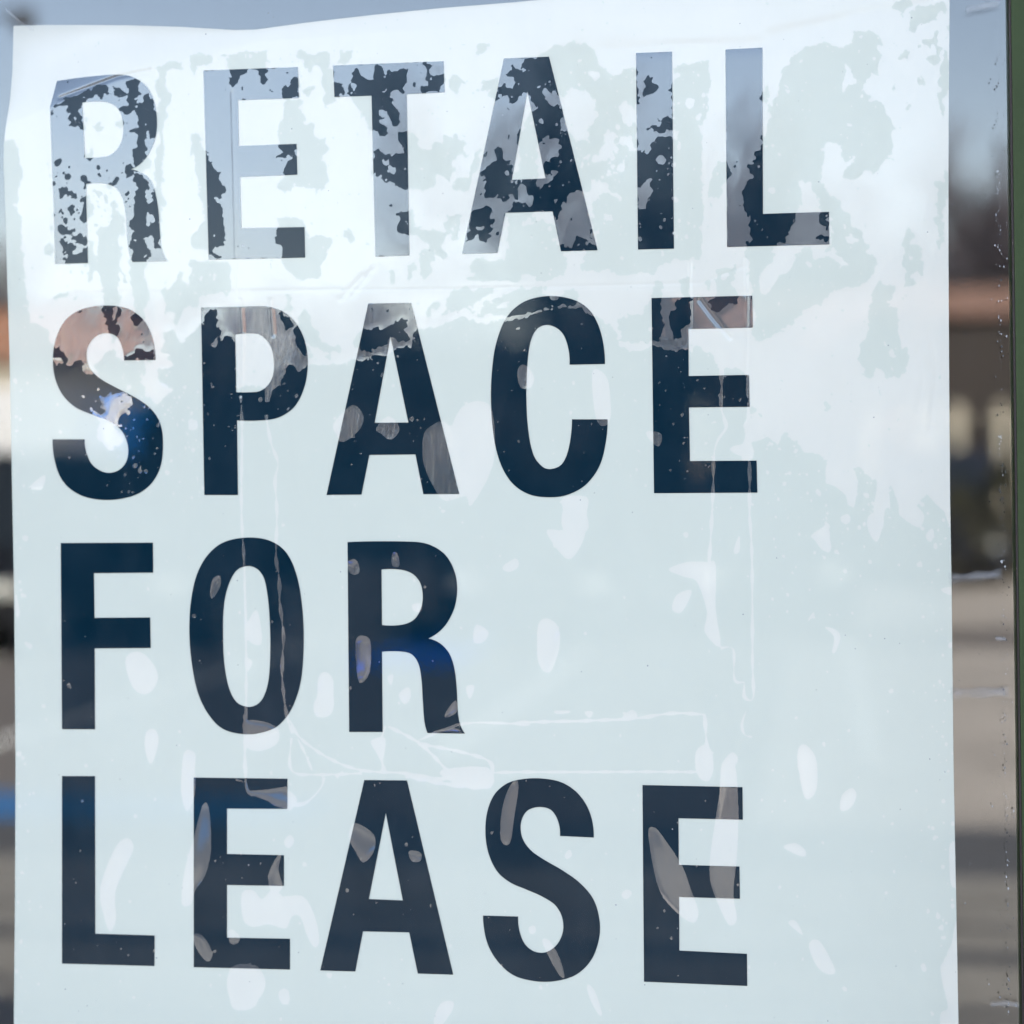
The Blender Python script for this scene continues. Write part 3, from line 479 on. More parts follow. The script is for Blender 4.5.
def glass_mat(name, r, dirt=False):
    k = N(name); tr = k.n('ShaderNodeBsdfTransparent'); gl = k.n('ShaderNodeBsdfGlossy'); gl.inputs['Roughness'].default_value = 0
    tr.inputs['Color'].default_value = (.975, .99, .985, 1)
    lw = k.n('ShaderNodeLayerWeight'); lw.inputs[0].default_value = .5
    fac = k.math('MULTIPLY_ADD', k.math('POWER', lw.outputs['Facing'], 5), 1-r, r)
    s = k.mixs(fac, tr.outputs[0], gl.outputs[0])
    if dirt:
        tc = k.n('ShaderNodeTexCoord').outputs['Object']
        v = k.n('ShaderNodeTexVoronoi'); k.put(v.inputs['Vector'], tc); v.inputs['Scale'].default_value = 330; v.inputs['Randomness'].default_value = 1
        sep = k.n('ShaderNodeSeparateColor'); k.t.links.new(v.outputs['Color'], sep.inputs[0])
        rad = k.ramp(sep.outputs[0], .975, 1.0, 0, .2)
        dot = k.math('LESS_THAN', v.outputs['Distance'], rad)
        sx = k.n('ShaderNodeSeparateXYZ'); k.put(sx.inputs[0], tc)
        near = k.ramp(k.noise(k.mapping(tc, (1, 1, .6)), 30, 2), .4, .6, .1, .5)
        di = k.n('ShaderNodeBsdfDiffuse'); di.inputs['Color'].default_value = (.45, .46, .46, 1)
        s = k.mixs(k.math('MULTIPLY', dot, near), s, di.outputs[0])
        film = k.math('MULTIPLY', k.ramp(k.noise(k.mapping(tc, (2.5, 1, .8)), 9, 6, .7, 1.5), .5, .8), .02)
        s = k.mixs(film, s, di.outputs[0])
    return k.done(s)
M_gfront = glass_mat('glass_outer_face', R_FRONT, True)
M_gback = glass_mat('glass_inner_face', R_BACK)

# ------------------------------------------------------------------ poster
poster = empty('lease_poster', tuple(pos(480, 1100, .0004)))
tag(poster, 'large white lease poster with navy block capitals stuck behind the wet window glass', 'poster')
LE = np.array([(13.5, 26), (12.5, 70), (10, 100), (5.5, 128), (3.8, 145), (3.5, 165), (5, 200), (6.5, 256), (9.5, 356), (12.5, 512), (14, 587), (15.5, 760), (15, 893), (13.8, 1024), (12, 1180)])
RE = np.array([(949.5, -30), (949.5, 20), (948.6, 130), (948.5, 256), (949.2, 384), (950.2, 506), (951.5, 580), (953.5, 765), (956, 893), (958.5, 1024), (962, 1180)])
TE = np.array([(13.5, 25.8), (45, 25), (80, 25), (130, 25.3), (180, 26.8), (235, 30), (256, 29.5), (280, 26.2), (306, 22.7), (340, 18.6), (381, 14), (440, 8.2), (512, 2.4), (545, -.6), (700, -14), (949.5, -30)])
nx, ny = 850, 1060
s_ = np.linspace(0, 1, nx)
yt = np.interp(13.5+(949.5-13.5)*s_, TE[:, 0], TE[:, 1])
tt = np.linspace(0, 1, ny)[:, None]
Yg = yt[None, :]+(1170-yt[None, :])*tt
XL = np.interp(Yg, LE[:, 1], LE[:, 0]); XR = np.interp(Yg, RE[:, 1], RE[:, 0])
Xg = XL+(XR-XL)*s_[None, :]
idx = np.arange(nx*ny).reshape(ny, nx)
F = np.stack([idx[:-1, :-1], idx[1:, :-1], idx[1:, 1:], idx[:-1, 1:]], -1).reshape(-1, 4)
me = film_mesh('sheet', Xg.ravel(), Yg.ravel(), F, .0005)
def adopt(me, name, mat, parent):         # link under the poster, keeping world coordinates
    o = link(name, me, mat, parent); L = Vector(parent.location)
    co = np.empty(len(me.vertices)*3, np.float32); me.vertices.foreach_get('co', co)
    co = co.reshape(-1, 3)-np.array(L, np.float32); me.vertices.foreach_set('co', co.ravel()); return o
adopt(me, 'sheet', M_film, poster)

def outline(P):        # points (x, y) corner or (x, y, 1) on a smooth curve
    n = len(P); out = []
    for i in range(n):
        a, b = P[i], P[(i+1) % n]; A = np.array(a[:2], float); B = np.array(b[:2], float)
        L = np.hypot(*(B-A)); m = max(1, int(L/3))
        sa, sb = len(a) > 2, len(b) > 2
        if not (sa or sb):
            for k in range(m): out.append(A+(B-A)*k/m)
            continue
        P0 = np.array(P[i-1][:2], float) if sa else 2*A-B if False else A
        P3 = np.array(P[(i+2) % n][:2], float) if sb else B
        m = max(m, 3)
        l0 = np.hypot(*(A-P0)) or L; l3 = np.hypot(*(P3-B)) or L
        T1 = (B-P0)/(L+l0)*L if sa else None
        T2 = (P3-A)/(L+l3)*L if sb else None
        if T1 is None: T1 = 2*(B-A)-T2
        if T2 is None: T2 = 2*(B-A)-T1
        for k in range(m):
            u = k/m; out.append((2*u**3-3*u*u+1)*A+(u**3-2*u*u+u)*T1+(-2*u**3+3*u*u)*B+(u**3-u*u)*T2)
    return np.array(out)
def inside(P, x, y):
    r = np.zeros(x.shape, bool); Q = np.roll(P, -1, 0)
    for (ax, ay), (bx, by) in zip(P, Q):
        if ay == by: continue
        c = ((ay > y) != (by > y)) & (x < (bx-ax)*(y-ay)/(by-ay)+ax); r ^= c
    return r
for ch, loops in LETTERS:
    Ls = [outline(P) for P in loops]
    lo = Ls[0].min(0); hi = Ls[0].max(0); st = 1.25
    gx, gy = np.meshgrid(np.arange(lo[0]+st/2, hi[0], st), np.arange(lo[1]+st/2, hi[1], st)); gx = gx.ravel(); gy = gy.ravel()
    m = np.zeros(gx.shape, bool)
    for L in Ls: m ^= inside(L, gx, gy)
    gx = gx[m]; gy = gy[m]
    verts = []; edges = []; 
    for L in Ls:
        b = len(verts); verts += [Vector(p) for p in L]; edges += [(b+i, b+(i+1) % len(L)) for i in range(len(L))]
    verts += [Vector((a, b)) for a, b in zip(gx, gy)]
    V, E_, Fc, *_ = delaunay_2d_cdt(verts, edges, [], 0, 1e-4)
    V = np.array([(v.x, v.y) for v in V]); Fc = np.array([f for f in Fc if len(f) == 3])
    c = V[Fc].mean(1); m = np.zeros(len(c), bool)
    for L in Ls: m ^= inside(L, c[:, 0], c[:, 1])
    Fc = Fc[m]
    T = V[Fc]; ar = (T[:, 1, 0]-T[:, 0, 0])*(T[:, 2, 1]-T[:, 0, 1])-(T[:, 1, 1]-T[:, 0, 1])*(T[:, 2, 0]-T[:, 0, 0])
    Fc[ar > 0] = Fc[ar > 0][:, ::-1]
    me = film_mesh('letter', V[:, 0], V[:, 1], Fc, .00025)
    adopt(me, 'letter', M_ink, poster)

# ------------------------------------------------------------------ shop window
M_green = plain('green_frame_paint', (.038, .060, .021), .5, .28, 14, spec=.2, bump=.25)
M_rub = plain('brown_gasket', (.022, .012, .012), .6, .2, 20)
jt = pos(1004.4, -260, -.008); jb = pos(1027, 1290, -.008)
win = empty('shop_window', (float(jb[0]), 0, float(jb[2])))
tag(win, 'shop window pane with green painted frame on its right, street mirrored in the glass', 'window')
def wl(p): return (p[0]-jb[0], p[1], p[2]-jb[2])
x_r = max(jt[0], jb[0])+.002; x_l = float(pos(-330, 500)[0]); z_t = float(jt[2]); z_b = float(jb[2])
m = MB(); G = .006
for (a, b) in ():
    pass
# outer face, inner face beyond the film, and edges of the pane
bx = [x_l-.01, x_r+.01]; bz = [z_b-.01, z_t+.01]
m.quad(*[wl(p) for p in ((bx[0], -G, bz[0]), (bx[1], -G, bz[0]), (bx[1], -G, bz[1]), (bx[0], -G, bz[1]))])
pane = m.build('glass', M_gfront, win)
pl_ = [tuple(pos(x, y, 0)) for x, y in ([(p[0], p[1]) for p in LE]+[(p[0], p[1]) for p in RE[::-1]]+[(p[0], p[1]) for p in TE[::-1][1:-1]])]
outer = [(bx[0], 0, bz[0]), (bx[1], 0, bz[0]), (bx[1], 0, bz[1]), (bx[0], 0, bz[1])]
vs = [Vector((p[0], p[2])) for p in outer]+[Vector((p[0], p[2])) for p in pl_]
n0 = len(pl_); es = [(0, 1), (1, 2), (2, 3), (3, 0)]+[(4+i, 4+(i+1) % n0) for i in range(n0)]
V, E_, Fc, *_ = delaunay_2d_cdt(vs, es, [], 0, 1e-7)
PP = np.array([(p[0], p[2]) for p in pl_])
bm = bmesh.new(); bv = [bm.verts.new(wl((v.x, 0, v.y))) for v in V]
for f in Fc:
    c = np.mean([(V[i].x, V[i].y) for i in f], 0)
    if not inside(PP, np.array([c[0]]), np.array([c[1]]))[0]:
        fc = bm.faces.new([bv[i] for i in f]); fc.normal_update()
        if fc.normal.y > 0: fc.normal_flip()
mi = bpy.data.meshes.new('inner_face'); bm.to_mesh(mi); bm.free(); link('inner_face', mi, M_gback, win)
# right jamb (slightly out of plumb), gasket, other frame bars
def bar(name, mat, a0, a1, w0, w1, y0, y1, bev=.0015):   # vertical bar whose left face runs a0(top)->a1(bottom)
    k = MB(); pts = [(a1[0]+w0, z_b-.06), (a1[0]+w1, z_b-.06), (a0[0]+w1, z_t+.06), (a0[0]+w0, z_t+.06)]
    k.prism(pts, lambda p, y: wl((p[0], y, p[1])), y0, y1)
    bmesh.ops.bevel(k.bm, geom=list(k.bm.edges), offset=bev, segments=2, affect='EDGES', profile=.5)
    return k.build(name, mat, win)
bar('frame', M_green, jt, jb, .0009, .075, -.0135, .03, .0004)
bar('gasket', M_rub, jt, jb, -.0002, .0009, -.0125, -.0063, .0004)
k = MB(); k.box(x_l-.075, x_l, -.042, .03, z_b-.06, z_t+.06, .0015); k.box(x_l, x_r-.004, -.0125, .029, z_t, z_t+.06, .0015); k.box(x_l, x_r-.004, -.0125, .029, z_b-.06, z_b, .0015)
for v in k.bm.verts: v.co = Vector(wl(v.co))
k.build('frame', M_green, win)
# dried smears on the pane
def smear_mat():
    k = N('dried_smear'); tr = k.n('ShaderNodeBsdfTransparent'); di = k.n('ShaderNodeBsdfDiffuse'); di.inputs['Color'].default_value = (.5, .5, .5, 1)
    tc = k.n('ShaderNodeTexCoord').outputs['Object']
    ed = k.n('ShaderNodeAttribute', attribute_name='thick').outputs['Fac']
    a = k.noise(k.mapping(tc, (1, 1, 4)), 45, 4, .55, .2)
    f = k.math('MULTIPLY', k.ramp(a, .3, .75, .1, .42), k.math('POWER', ed, .7))
    return k.done(k.mixs(f, tr.outputs[0], di.outputs[0]))
M_smear = smear_mat()
def smear(pts, w):
    bm = bmesh.new(); prev = None; P = np.array(pts, float); n = 26
    lens = np.r_[0, np.cumsum(np.hypot(*np.diff(P, axis=0).T))]; vals = []
    for i in range(n+1):
        s = lens[-1]*i/n; x = np.interp(s, lens, P[:, 0]); y = np.interp(s, lens, P[:, 1])
        ww = w*(.85+.15*math.sin(i*.5+1)); row = []
        for j, q in enumerate((-1, -.5, 0, .5, 1)):
            row.append(bm.verts.new(wl(pos(x, y+q*ww, -G-.0003)))); vals.append((1-abs(q))*min(1, i/3, (n-i)/3))
        if prev:
            for j in range(4): bm.faces.new((prev[j], row[j], row[j+1], prev[j+1]))
        prev = row
    me = bpy.data.meshes.new('smear'); bm.to_mesh(me); bm.free()
    me.attributes.new('thick', 'FLOAT', 'POINT').data.foreach_set('value', vals)
    link('smear', me, M_smear, win)
smear([(948, 579), (966, 578), (985, 576), (1003, 573)], 7)
smear([(950, 694), (975, 693), (1010, 691)], 7)
smear([(995, 638), (1006, 639)], 3)
smear([(965, 10), (985, 6), (1000, 3)], 5)
smear([(990, 1004), (1005, 1003), (1020, 1005)], 4)
smear([(5, 8), (20, 22), (34, 30)], 2.5)
# beads of dried condensation running down beside the frame
def bead_mat():
    k = N('dried_bead'); p = k.n('ShaderNodeBsdfPrincipled'); tc = k.n('ShaderNodeTexCoord').outputs['Object']
    k.put(p.inputs['Base Color'], k.mixc(k.ramp(k.noise(tc, 60, 2), .4, .6), (.03, .035, .04), (.42, .43, .43))); p.inputs['Roughness'].default_value = .4
    return k.done(p.outputs[0])
k = MB()
for i in range(270):
    y = rng.uniform(20, 1020); x = 997+(y-100)*.013+rng.normal(0, 1.6)+(rng.random() < .25)*rng.normal(0, 9); x = min(x, 1004+y*.012)
    r = .00024+.0004*rng.random()**2; c = Vector(wl(pos(x, y, -G)))
    n = 7; ring = [k.bm.verts.new(c+Vector((math.cos(a)*r*.8, -.00004, math.sin(a)*r*(1+.5*rng.random())))) for a in [j*2*math.pi/n for j in range(n)]]
    top = k.bm.verts.new(c+Vector((0, -.0002, 0)))
    for j in range(n): k.bm.faces.new((ring[j], ring[(j+1) % n], top))
k.build('dried_beads', bead_mat(), win)['kind'] = 'stuff'

# ------------------------------------------------------------------ shop building round the window
M_stucco = plain('grey_render', (.33, .32, .30), .85, .15, 4, bump=.4)
M_in = plain('shop_plaster', (.30, .28, .25), .9, .1, 2)
ground_z = 0.0
shop = empty('shop_building', (0, .1, 0)); tag(shop, 'low rendered shop building that the poster window is set in', 'building')
k = MB(); wx0, wx1 = x_l-.075, x_r+.075-.002; wz0, wz1 = z_b-.06, z_t+.06; yy0, yy1 = -.12, .12
k.box(-9, wx0, yy0, yy1, 0, 3.9); k.box(wx1, 7, yy0, yy1, 0, 3.9); k.box(wx0, wx1, yy0, yy1, 0, wz0); k.box(wx0, wx1, yy0, yy1, wz1, 3.9)
k.build('wall', M_stucco, shop)
k = MB(); k.box(-9, -8.8, yy1, 6, 0, 3.9); k.box(6.8, 7, yy1, 6, 0, 3.9); k.box(-9, 7, 6, 6.2, 0, 3.9); k.box(-8.8, 6.8, yy1, 6, -.02, .012); k.build('wall', M_in, shop)
k = MB(); k.box(-9.1, 7.1, -.2, 6.3, 3.9, 4.05); k.build('roof', M_stucco, shop)
for o in shop.children: o.location = (0, -.1, 0)

# ------------------------------------------------------------------ the street mirrored in the glass
def sxm(px): return float(slope(px, 488)[0])
def yw(d): return D-d                      # distance from the mirrored eye -> world y
def szm(py): return float(slope(500, py)[1])
M_lot = plain('sunlit_asphalt_pale', (.37, .33, .29), .95, .5, .6)
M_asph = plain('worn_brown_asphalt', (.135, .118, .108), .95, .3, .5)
M_pave = plain('pavement_slabs', (.215, .20, .18), .9, .45, 1.6)
M_gut = plain('dark_gutter_asphalt', (.075, .075, .08), .9, .25, 1.2)
M_blue = plain('blue_line_paint', (.03, .14, .34), .7, .1, 6)
M_white = plain('white_line_paint', (.75, .74, .70), .7, .12, 6)
def sheet(name, x0, x1, y0, y1, z, mat, kind='structure'):
    m = MB(); m.quad((x0, y0, z), (x1, y0, z), (x1, y1, z), (x0, y1, z)); o = m.build(name, mat); o['kind'] = kind; return o
sheet('ground', -900, 900, -1500, 900, -.16, M_lot)
m = MB(); m.box(-60, 60, yw(7.78), -.12, -.15, 0, 0)
for x in np.arange(-14, 10, .9): m.box(x, x+.012, yw(7.7), -.13, -.01, .0015)
o = m.build('pavement', M_pave); o['kind'] = 'structure'
sheet('road', -60, -.35, yw(44), yw(9.8), -.1555, M_asph)
sheet('painted_kerb_shade', -.3, 40, yw(23.6), yw(20.6), -.1555, M_asph)  # dark strip painting in kerb shade on the lot, in the road's asphalt colour
sheet('gutter', -60, 60, yw(9.8), yw(7.79), -.152, M_gut)
m = MB()
for i, yy in enumerate((5.72, 6.35, 6.85)): m.box(-60, 60, yw(yy+(.10, .17, .05)[i]), yw(yy), -.01, .003)
o = m.build('paving_joints', M_gut); o['kind'] = 'structure'
# painted parking lines
lines = empty('parking_lines', (0, -7, -.146)); lines['kind'] = 'structure'
m = MB(); gd = (H+.146)
m.box(-7.5, sxm(290)*9.3, yw(gd/.1595), yw(gd/.1735), .0, .004); o = m.build('blue_line', M_blue, lines); o.location = (0, 7, 0)
m = MB().box(sxm(372)*19.5, sxm(478)*19.5, yw(31), yw(18), .0, .004); o = m.build('blue_bay', plain('blue_bay_paint', (.006, .13, .85), .6, .1, 3), lines); o.location = (0, 7, 0)
m = MB()
for x in (-11, -8.2, -5.4, -2.4, .2, 2.8, 5.4): m.box(x, x+.12, yw(22), yw(12), 0, .004)
o = m.build('white_line', M_white, lines); o.location = (0, 7, 0)

M_brick = N('orange_brick'); p_ = M_brick.n('ShaderNodeBsdfPrincipled'); tc_ = M_brick.n('ShaderNodeTexCoord').outputs['Object']
br = M_brick.n('ShaderNodeTexBrick'); mp = M_brick.n('ShaderNodeMapping'); mp.inputs[2].default_value = (math.pi/2, 0, 0); M_brick.put(mp.inputs[0], tc_); M_brick.put(br.inputs['Vector'], mp.outputs[0])
br.inputs['Scale'].default_value = 4.5; br.inputs['Color1'].default_value = (.42, .19, .115, 1); br.inputs['Color2'].default_value = (.40, .17, .10, 1); br.inputs['Mortar'].default_value = (.4, .36, .3, 1)
M_brick.put(p_.inputs['Base Color'], br.outputs[0]); p_.inputs['Roughness'].default_value = .9; M_brick = M_brick.done(p_.outputs[0])
M_brown = plain('weathered_brown_brick', (.25, .155, .125), .9, .3, .8)
M_dark = plain('dark_brown_cladding', (.035, .028, .025), .7, .3, .6)
M_cream = plain('cream_render', (.62, .56, .45), .9, .12, .7)
M_win = plain('dark_shop_glass', (.012, .016, .02), .35, .1, 1, spec=.3)
M_roofg = plain('dark_flat_roof', (.035, .035, .04), .9, .2, 1)
def building(name, label, x0, x1, d, ztop, band, mat_band, mat_low, wins, depth=9):
    y = yw(d); b = empty(name, ((x0+x1)/2, y, -.16)); tag(b, label, 'building')
    def fin(o): o.location = -b.location; return o
    fin(MB().box(x0, x1, y-depth, y, -.16, band).build('wall', mat_low, b))
    fin(MB().box(x0-.15, x1+.15, y-depth, y+.18, band, ztop).build('parapet', mat_band, b))
    fin(MB().box(x0-.2, x1+.2, y-depth-.1, y+.24, ztop, ztop+.12).build('roof', M_roofg, b))
    for (a, c, z0, z1, mm) in wins:
        w_ = fin(MB().box(a, c, y-.04, y+.05, z0, z1).build('window', M_win, b))
        fr = MB(); fr.box(a-.08, a, y, y+.09, z0, z1); fr.box(c, c+.08, y, y+.09, z0, z1); fr.box(a-.08, c+.08, y, y+.09, z1, z1+.08)
        fr.build('frame', mm, w_)
    return b
zz = lambda py, d: H+szm(py)*d
building('brick_shop', 'single storey orange brick shop with cream lower wall mirrored at the left', -30, sxm(160)*38.5, 36, zz(298, 36), zz(352, 36), M_brick, M_cream,
  [(-16.4, -15.3, 0, 2.3, M_cream), (-20, -17.2, .3, 2.3, M_cream)], 2.5)
building('dark_shop', 'low dark clad shop in the middle of the mirrored street', sxm(160)*38.5+.5, sxm(660)*40, 42, zz(352, 42), zz(385, 42), M_roofg, M_dark,
  [(-11, -9, 0, 2.4, M_dark), (-8.4, -6.4, 0, 2.4, M_dark)])
building('brick_shop', 'long single storey brick shop with brown front mirrored at the right edge', sxm(705)*36, 16, 36, zz(296, 36), zz(326, 36), M_brown, M_dark,
  [(-1.6, 1.2, .2, 2.6, M_dark), (1.7, 3.4, .2, 2.6, M_cream), (4.2, 7, .2, 2.6, M_dark)])

rb = [o for o in bpy.data.objects if o.name.startswith('brick_shop') and o.parent is None][-1]
for (px, w_, z1, mm) in ((958, .16, 2.9, M_cream), (979, .30, 2.7, M_dark), (1001, .14, 2.9, M_cream), (925, .2, 2.9, M_cream), (900, .35, 2.8, M_brown), (870, .16, 2.9, M_cream)):
    o = MB().box(sxm(px)*35.3-w_/2, sxm(px)*35.3+w_/2, yw(35.4), yw(35.2), -.16, z1).build('pillar', mm, rb); o.location = -rb.location
# bare winter trees and the wood behind
M_bark = plain('bare_bark', (.12, .105, .12), .9, .3, 4)
def bare_tree(loc, h, label, seed, group=None):
    rr = random.Random(seed); root = empty('bare_tree', loc); tag(root, label, 'tree', group)
    tk = MB(); cr = MB()
    def grow(p, d, L, r, lev):
        mb = tk if lev < 1 else cr; n = 3; q = p
        for i in range(n):
            d = (d+Vector((rr.uniform(-.12, .12), rr.uniform(-.12, .12), rr.uniform(-.02, .1)))).normalized()
            q2 = q+d*L/n; mb.tube(q, q2, r*(1-.25*i/n), r*(1-.25*(i+1)/n), 6 if lev < 2 else 3)
            q = q2
            if lev < 4 and (i or lev):
                for _ in range(rr.choice((1, 2)) if lev else 2):
                    a = rr.uniform(0, 6.28); e = d.orthogonal().normalized(); e2 = d.cross(e)
                    nd = (d*.75+(e*math.cos(a)+e2*math.sin(a))*.75+Vector((0, 0, .15))).normalized()
                    grow(q, nd, L*rr.uniform(.55, .75), r*.6, lev+1)
        if lev < 4: grow(q, d, L*.7, r*.7, lev+1)
    grow(Vector((0, 0, 0)), Vector((0, 0, 1)), h*.42, h*.027, 0)
    tk.build('trunk', M_bark, root); cr.build('crown', M_bark, root)
    return root
tr_spec = [(972, 47, 8.9, 'bushy bare tree rising behind the brown fronted shop at the right edge'), (900, 52, 9.0, 'lower bare tree beside the bushy one behind the brown fronted shop'),
 (572, 50, 11.5, 'bare tree over the right end of the dark clad shop roof'), (735, 52, 10.5, 'bare tree over the gap between the dark clad shop and the brown fronted shop'),
 (330, 50, 6.6, 'bare tree over the left half of the dark clad shop'), (215, 47, 6.4, 'bare tree in the gap beside the orange brick shop'), (-5, 50, 8.2, 'spreading bare tree behind the orange brick shop')]
for i, (px, d, h, lab) in enumerate(tr_spec): bare_tree((sxm(px)*d, yw(d), -.16), h, lab, 3+i, 'bare trees behind the shops')
m = MB(); rr = random.Random(5)
for i in range(5200):
    x = rr.uniform(-70, 45); d = rr.uniform(82, 95); top = 9.5+1.3*math.sin(x*.21)+.9*math.sin(x*.63+1)+1.2*rr.random()**3; z = rr.uniform(-.1, top)*rr.random()**.12
    c = Vector((x, yw(d), z)); a = Vector((rr.uniform(-1, 1), rr.uniform(-.5, .5), rr.uniform(-1, 1)))*.55; b = Vector((rr.uniform(-1, 1), rr.uniform(-.5, .5), rr.uniform(-1, 1)))*.55
    m.quad(c-a, c-b, c+a, c+b)
o = m.build('woods', plain('winter_wood', (.095, .10, .155), .95, .3, .3)); o['kind'] = 'stuff'; tag(o, 'bare brown wood behind the shops', 'wood')

# parked vehicles
M_tyre = plain('tyre_rubber', (.02, .02, .02), .8); M_rim = plain('wheel_metal', (.4, .4, .4), .4, metal=.8); M_cg = plain('car_glass', (.015, .02, .025), .1, spec=.6)
M_lamp = plain('lamp_lens', (.7, .7, .65), .2); M_tail = plain('tail_lens', (.35, .01, .01), .3)
CARM = {}
def paint(n, c):
    if n not in CARM: CARM[n] = plain(n, c, .3, .04, 2)
    return CARM[n]
def vehicle(name, label, cat, x, d, pm, L, Wd, prof, cab, rz=0):
    root = empty(name, (x, yw(d), -.16), rz); tag(root, label, cat, 'vehicles parked across the street')
    b = MB(); b.prism(prof, lambda p, y: (p[0], y, p[1]), -Wd/2, Wd/2)
    for v in b.bm.verts:
        if v.co.z > 1.05: v.co.y *= .86
    bmesh.ops.bevel(b.bm, geom=list(b.bm.edges), offset=.05, segments=2, affect='EDGES', profile=.6)
    body = b.build('body', pm, root, True)
    slopes = [(prof[i], prof[i+1]) for i in range(len(prof)-1) if abs(prof[i][0]-prof[i+1][0]) > .1 and abs(prof[i][1]-prof[i+1][1]) > .35]
    for (a, b_) in slopes:
        g = MB(); dx, dz = b_[0]-a[0], b_[1]-a[1]; ln = math.hypot(dx, dz); nx_, nz_ = dz/ln*.014, -dx/ln*.014
        if nz_ < 0: nx_, nz_ = -nx_, -nz_
        P0 = (a[0]+dx*.1+nx_, a[1]+dz*.1+nz_); P1 = (a[0]+dx*.88+nx_, a[1]+dz*.88+nz_); w_ = Wd*.38
        g.quad((P0[0], -w_, P0[1]), (P0[0], w_, P0[1]), (P1[0], w_*.94, P1[1]), (P1[0], -w_*.94, P1[1])); g.build('windscreen', M_cg, root)
    for s in (-1, 1):
        for q in cab:
            g = MB(); g.prism(q, lambda p, y: (p[0], y, p[1]), s*(Wd/2*.86+.006), s*(Wd/2*.86-.03))
            for v in g.bm.verts: v.co.y += s*(Wd/2*.14)*max(0, min(1, (1.4-v.co.z)/.45))*.8
            g.build('side_window', M_cg, root)
        for wxp in (-L*.31, L*.31):
            w_ = MB(); w_.tube((wxp, s*(Wd/2-.2), .33), (wxp, s*(Wd/2+.02), .33), .33, .33, 20); w = w_.build('wheel', M_tyre, root, False)
            r_ = MB(); r_.tube((wxp, s*(Wd/2+.0), .33), (wxp, s*(Wd/2+.03), .33), .2, .18, 16); r_.build('rim', M_rim, w)
        MB().box(L/2-.06, L/2+.01, s*Wd*.36-.16, s*Wd*.36+.16, .62, .76, .02).build('headlight', M_lamp, root)
        MB().box(-L/2-.01, -L/2+.06, s*Wd*.38-.12, s*Wd*.38+.12, .7, .9, .02).build('tail_light', M_tail, root)
    return root
def saloon(L, z): return ([(-L/2, .3), (L/2, .3), (L/2, .72), (L*.47, .85), (L*.22, .98), (L*.08, z), (-L*.22, z), (-L*.40, 1.02), (-L/2, .95)],
   [[(L*.185, 1.0), (L*.065, z-.1), (-L*.05, z-.1), (-L*.05, 1.0)], [(-L*.07, 1.0), (-L*.07, z-.1), (-L*.21, z-.1), (-L*.33, 1.02)]])
def van(L, z): return ([(-L/2, .35), (L/2, .35), (L/2, .9), (L*.44, 1.15), (L*.30, z-.15), (L*.24, z), (-L/2, z)], [[(L*.37, 1.25), (L*.28, z-.3), (L*.14, z-.3), (L*.14, 1.25)]])
Q = math.pi/2
def parked(name, label, cat, pb, d, ytop, pm, kind, L, W=1.85, turn=1):   # end on, its far right corner at the traced place
    z = H+.16+szm(ytop)*d; p, c = (van if kind == 'v' else saloon)(L, z)
    xr = sxm(pb)*(d+L); vehicle(name, label, cat, xr-W/2, d+L/2, pm, L, W, p, c, Q*turn)
white = paint('white_paint', (.8, .8, .8)); black = paint('black_paint', (.01, .011, .014))
parked('delivery_van', 'tall white delivery van mirrored in the first letter of the second line', 'van', 192, 25, 380, white, 'v', 4.6, 3.0, -1)
parked('blue_van', 'small bright blue van parked between the white van and the black van', 'van', 306, 25.5, 400, paint('blue_paint', (.01, .27, .95)), 'v', 3.0, 1.9, -1)
parked('parked_car', 'black high roofed car parked in front of the white van', 'car', 165, 18.5, 443, black, 's', 4.2, 1.8)
parked('parked_car', 'black high roofed car parked in front of the blue van', 'car', 300, 19.5, 450, black, 's', 4.2, 1.8)
parked('black_van', 'black van parked right of the blue van', 'van', 345, 24.5, 385, black, 'v', 4.6, 1.9)
parked('parked_car', 'black car parked in the middle of the mirrored street right of the blue painted bay', 'car', 655, 20, 476, black, 's', 4.4)
parked('parked_car', 'dark grey high roofed car parked right of the black one', 'car', 850, 22, 452, paint('dark_grey_paint', (.02, .022, .026)), 's', 4.5)
parked('parked_car', 'dark blue car parked nearest the green window frame', 'car', 985, 33, 452, paint('navy_paint', (.012, .017, .034)), 's', 4.4, 1.9)
parked('parked_car', 'brown car parked behind the dark blue one by the green window frame', 'car', 1015, 38, 436, paint('brown_paint', (.11, .08, .07)), 's', 4.4, 1.2)
parked('parked_car', 'charcoal car parked at the far left end of the row', 'car', 2, 17.5, 468, paint('charcoal_paint', (.05, .045, .05)), 's', 4.2, 1.8)
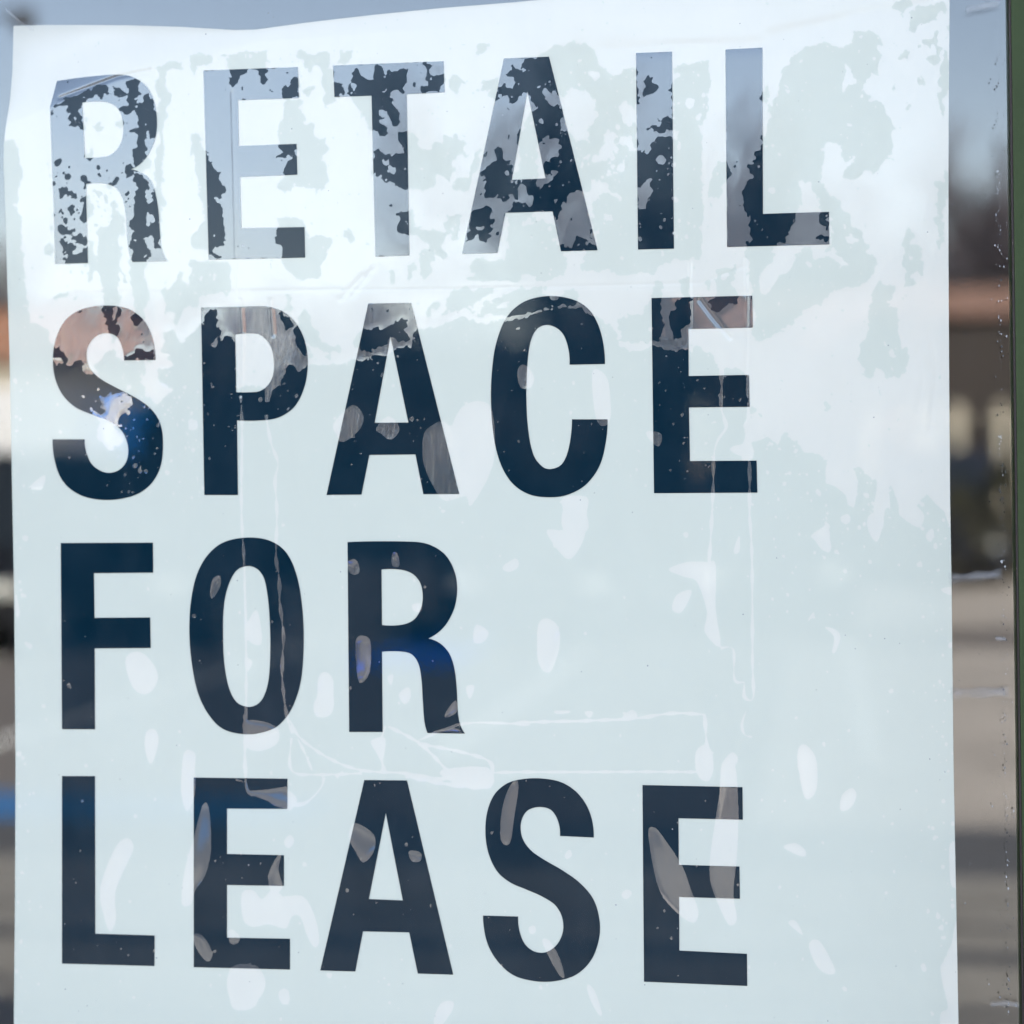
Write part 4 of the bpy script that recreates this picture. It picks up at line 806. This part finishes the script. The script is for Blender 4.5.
# clipped shrubs on the strip before the shops
M_leaf = plain('shrub_leaf', (.05, .05, .03), .9, .4, 6)
for i, (px, d, w_, h_) in enumerate(((958, 33, .8, 1.5), (1003, 34, .6, 1.9), (892, 33, .9, 1.3), (700, 33, .8, 1.2))):
    root = empty('shrub', (sxm(px)*d, yw(d), -.16)); tag(root, ['round brown shrub by the poster edge before the brown fronted shop', 'tall narrow shrub close to the green window frame', 'low wide shrub left of the round one', 'low shrub by the gap between the shops'][i], 'shrub', 'shrubs before the shops')
    m = MB(); rr = random.Random(40+i)
    for _ in range(420):
        u = rr.uniform(0, 6.28); v = rr.uniform(0, 1); q = rr.random()**.35
        c = Vector((math.cos(u)*w_*q*math.sin(math.pi*(.15+.85*v)), math.sin(u)*w_*q*math.sin(math.pi*(.15+.85*v)), .15+v*h_)); a = Vector([rr.uniform(-.09, .09) for _ in range(3)]); b = Vector([rr.uniform(-.09, .09) for _ in range(3)])
        m.quad(c-a, c-b, c+a, c+b)
    m.build('foliage', M_leaf, root)
    m = MB()
    for q in range(5): m.tube((0, 0, 0), (math.cos(q*1.3)*w_*.5, math.sin(q*1.3)*w_*.5, h_*.8), .03, .01, 5)
    m.build('stem', M_bark, root)
# street lamp reaching in over the top left corner
d = 24; lx = sxm(-95)*d; lz = H+szm(4)*d
lamp = empty('street_lamp', (lx, yw(d), -.16)); tag(lamp, 'dark street lamp whose head hangs over the top left corner of the poster', 'street lamp')
M_post = plain('lamp_post_metal', (.05, .05, .055), .5, .1, 3)
MB().tube((0, 0, 0), (0, 0, lz+.3), .09, .06, 12).build('pole', M_post, lamp)
MB().tube((0, 0, lz+.2), (sxm(30)*d-lx-.15, 0, lz+.32), .035, .03, 8).build('arm', M_post, lamp)
hd = MB(); hd.box(sxm(20)*d-lx, sxm(37)*d-lx, -.14, .14, lz+.08, lz+.36, .04); hd.build('lamp_head', M_post, lamp)


# ------------------------------------------------------------------ light, sky, camera
SUN_EL, SUN_AZ = math.radians(36), math.radians(42)     # azimuth measured from +Y towards +X
sv = Vector((math.sin(SUN_AZ)*math.cos(SUN_EL), math.cos(SUN_AZ)*math.cos(SUN_EL), math.sin(SUN_EL)))
sl = bpy.data.lights.new('sun', 'SUN'); sl.energy = 5; sl.angle = math.radians(.5); sl.color = (1, .93, .83)
so = bpy.data.objects.new('sun', sl); COL.objects.link(so); so.rotation_euler = sv.to_track_quat('Z', 'Y').to_euler(); so.location = (0, 0, 30)
w = bpy.data.worlds.new('World'); SC.world = w; w.use_nodes = True; nt = w.node_tree
bg = nt.nodes['Background']; sk = nt.nodes.new('ShaderNodeTexSky'); sk.sky_type = 'NISHITA'; sk.sun_disc = False
sk.sun_elevation = SUN_EL; sk.sun_rotation = SUN_AZ; sk.air_density = 1.0; sk.dust_density = .35; sk.ozone_density = 3.0
mx = nt.nodes.new('ShaderNodeMix'); mx.data_type = 'RGBA'; mx.blend_type = 'MULTIPLY'; mx.inputs[0].default_value = 1; mx.inputs[7].default_value = (1.25, .955, .80, 1)   # warm tint added over the sky so the poster whites come out less blue
nt.links.new(sk.outputs[0], mx.inputs[6]); nt.links.new(mx.outputs[2], bg.inputs[0]); bg.inputs[1].default_value = .15
cam = bpy.data.cameras.new('camera'); co = bpy.data.objects.new('camera', cam); COL.objects.link(co); SC.camera = co
cam.sensor_width = 36; cam.lens = 70; cam.clip_start = .05; cam.clip_end = 5000
from mathutils import Matrix
co.matrix_world = Matrix(((R_[0], U_[0], -f_[0], 0), (R_[1], U_[1], -f_[1], -D), (R_[2], U_[2], -f_[2], H), (0, 0, 0, 1)))
cam.dof.use_dof = True; cam.dof.focus_distance = D/f_[1]*.985; cam.dof.aperture_fstop = 3.8
SC.view_settings.view_transform = 'Standard'; SC.view_settings.look = 'None'; SC.view_settings.gamma = 1
SC.view_settings.exposure = 2.67
try: SC.view_settings.use_curve_mapping = False
except Exception: pass
SC.render.engine = 'CYCLES'; SC.cycles.use_denoising = True
SC.cycles.max_bounces = 8; SC.cycles.transparent_max_bounces = 12; SC.cycles.caustics_reflective = True
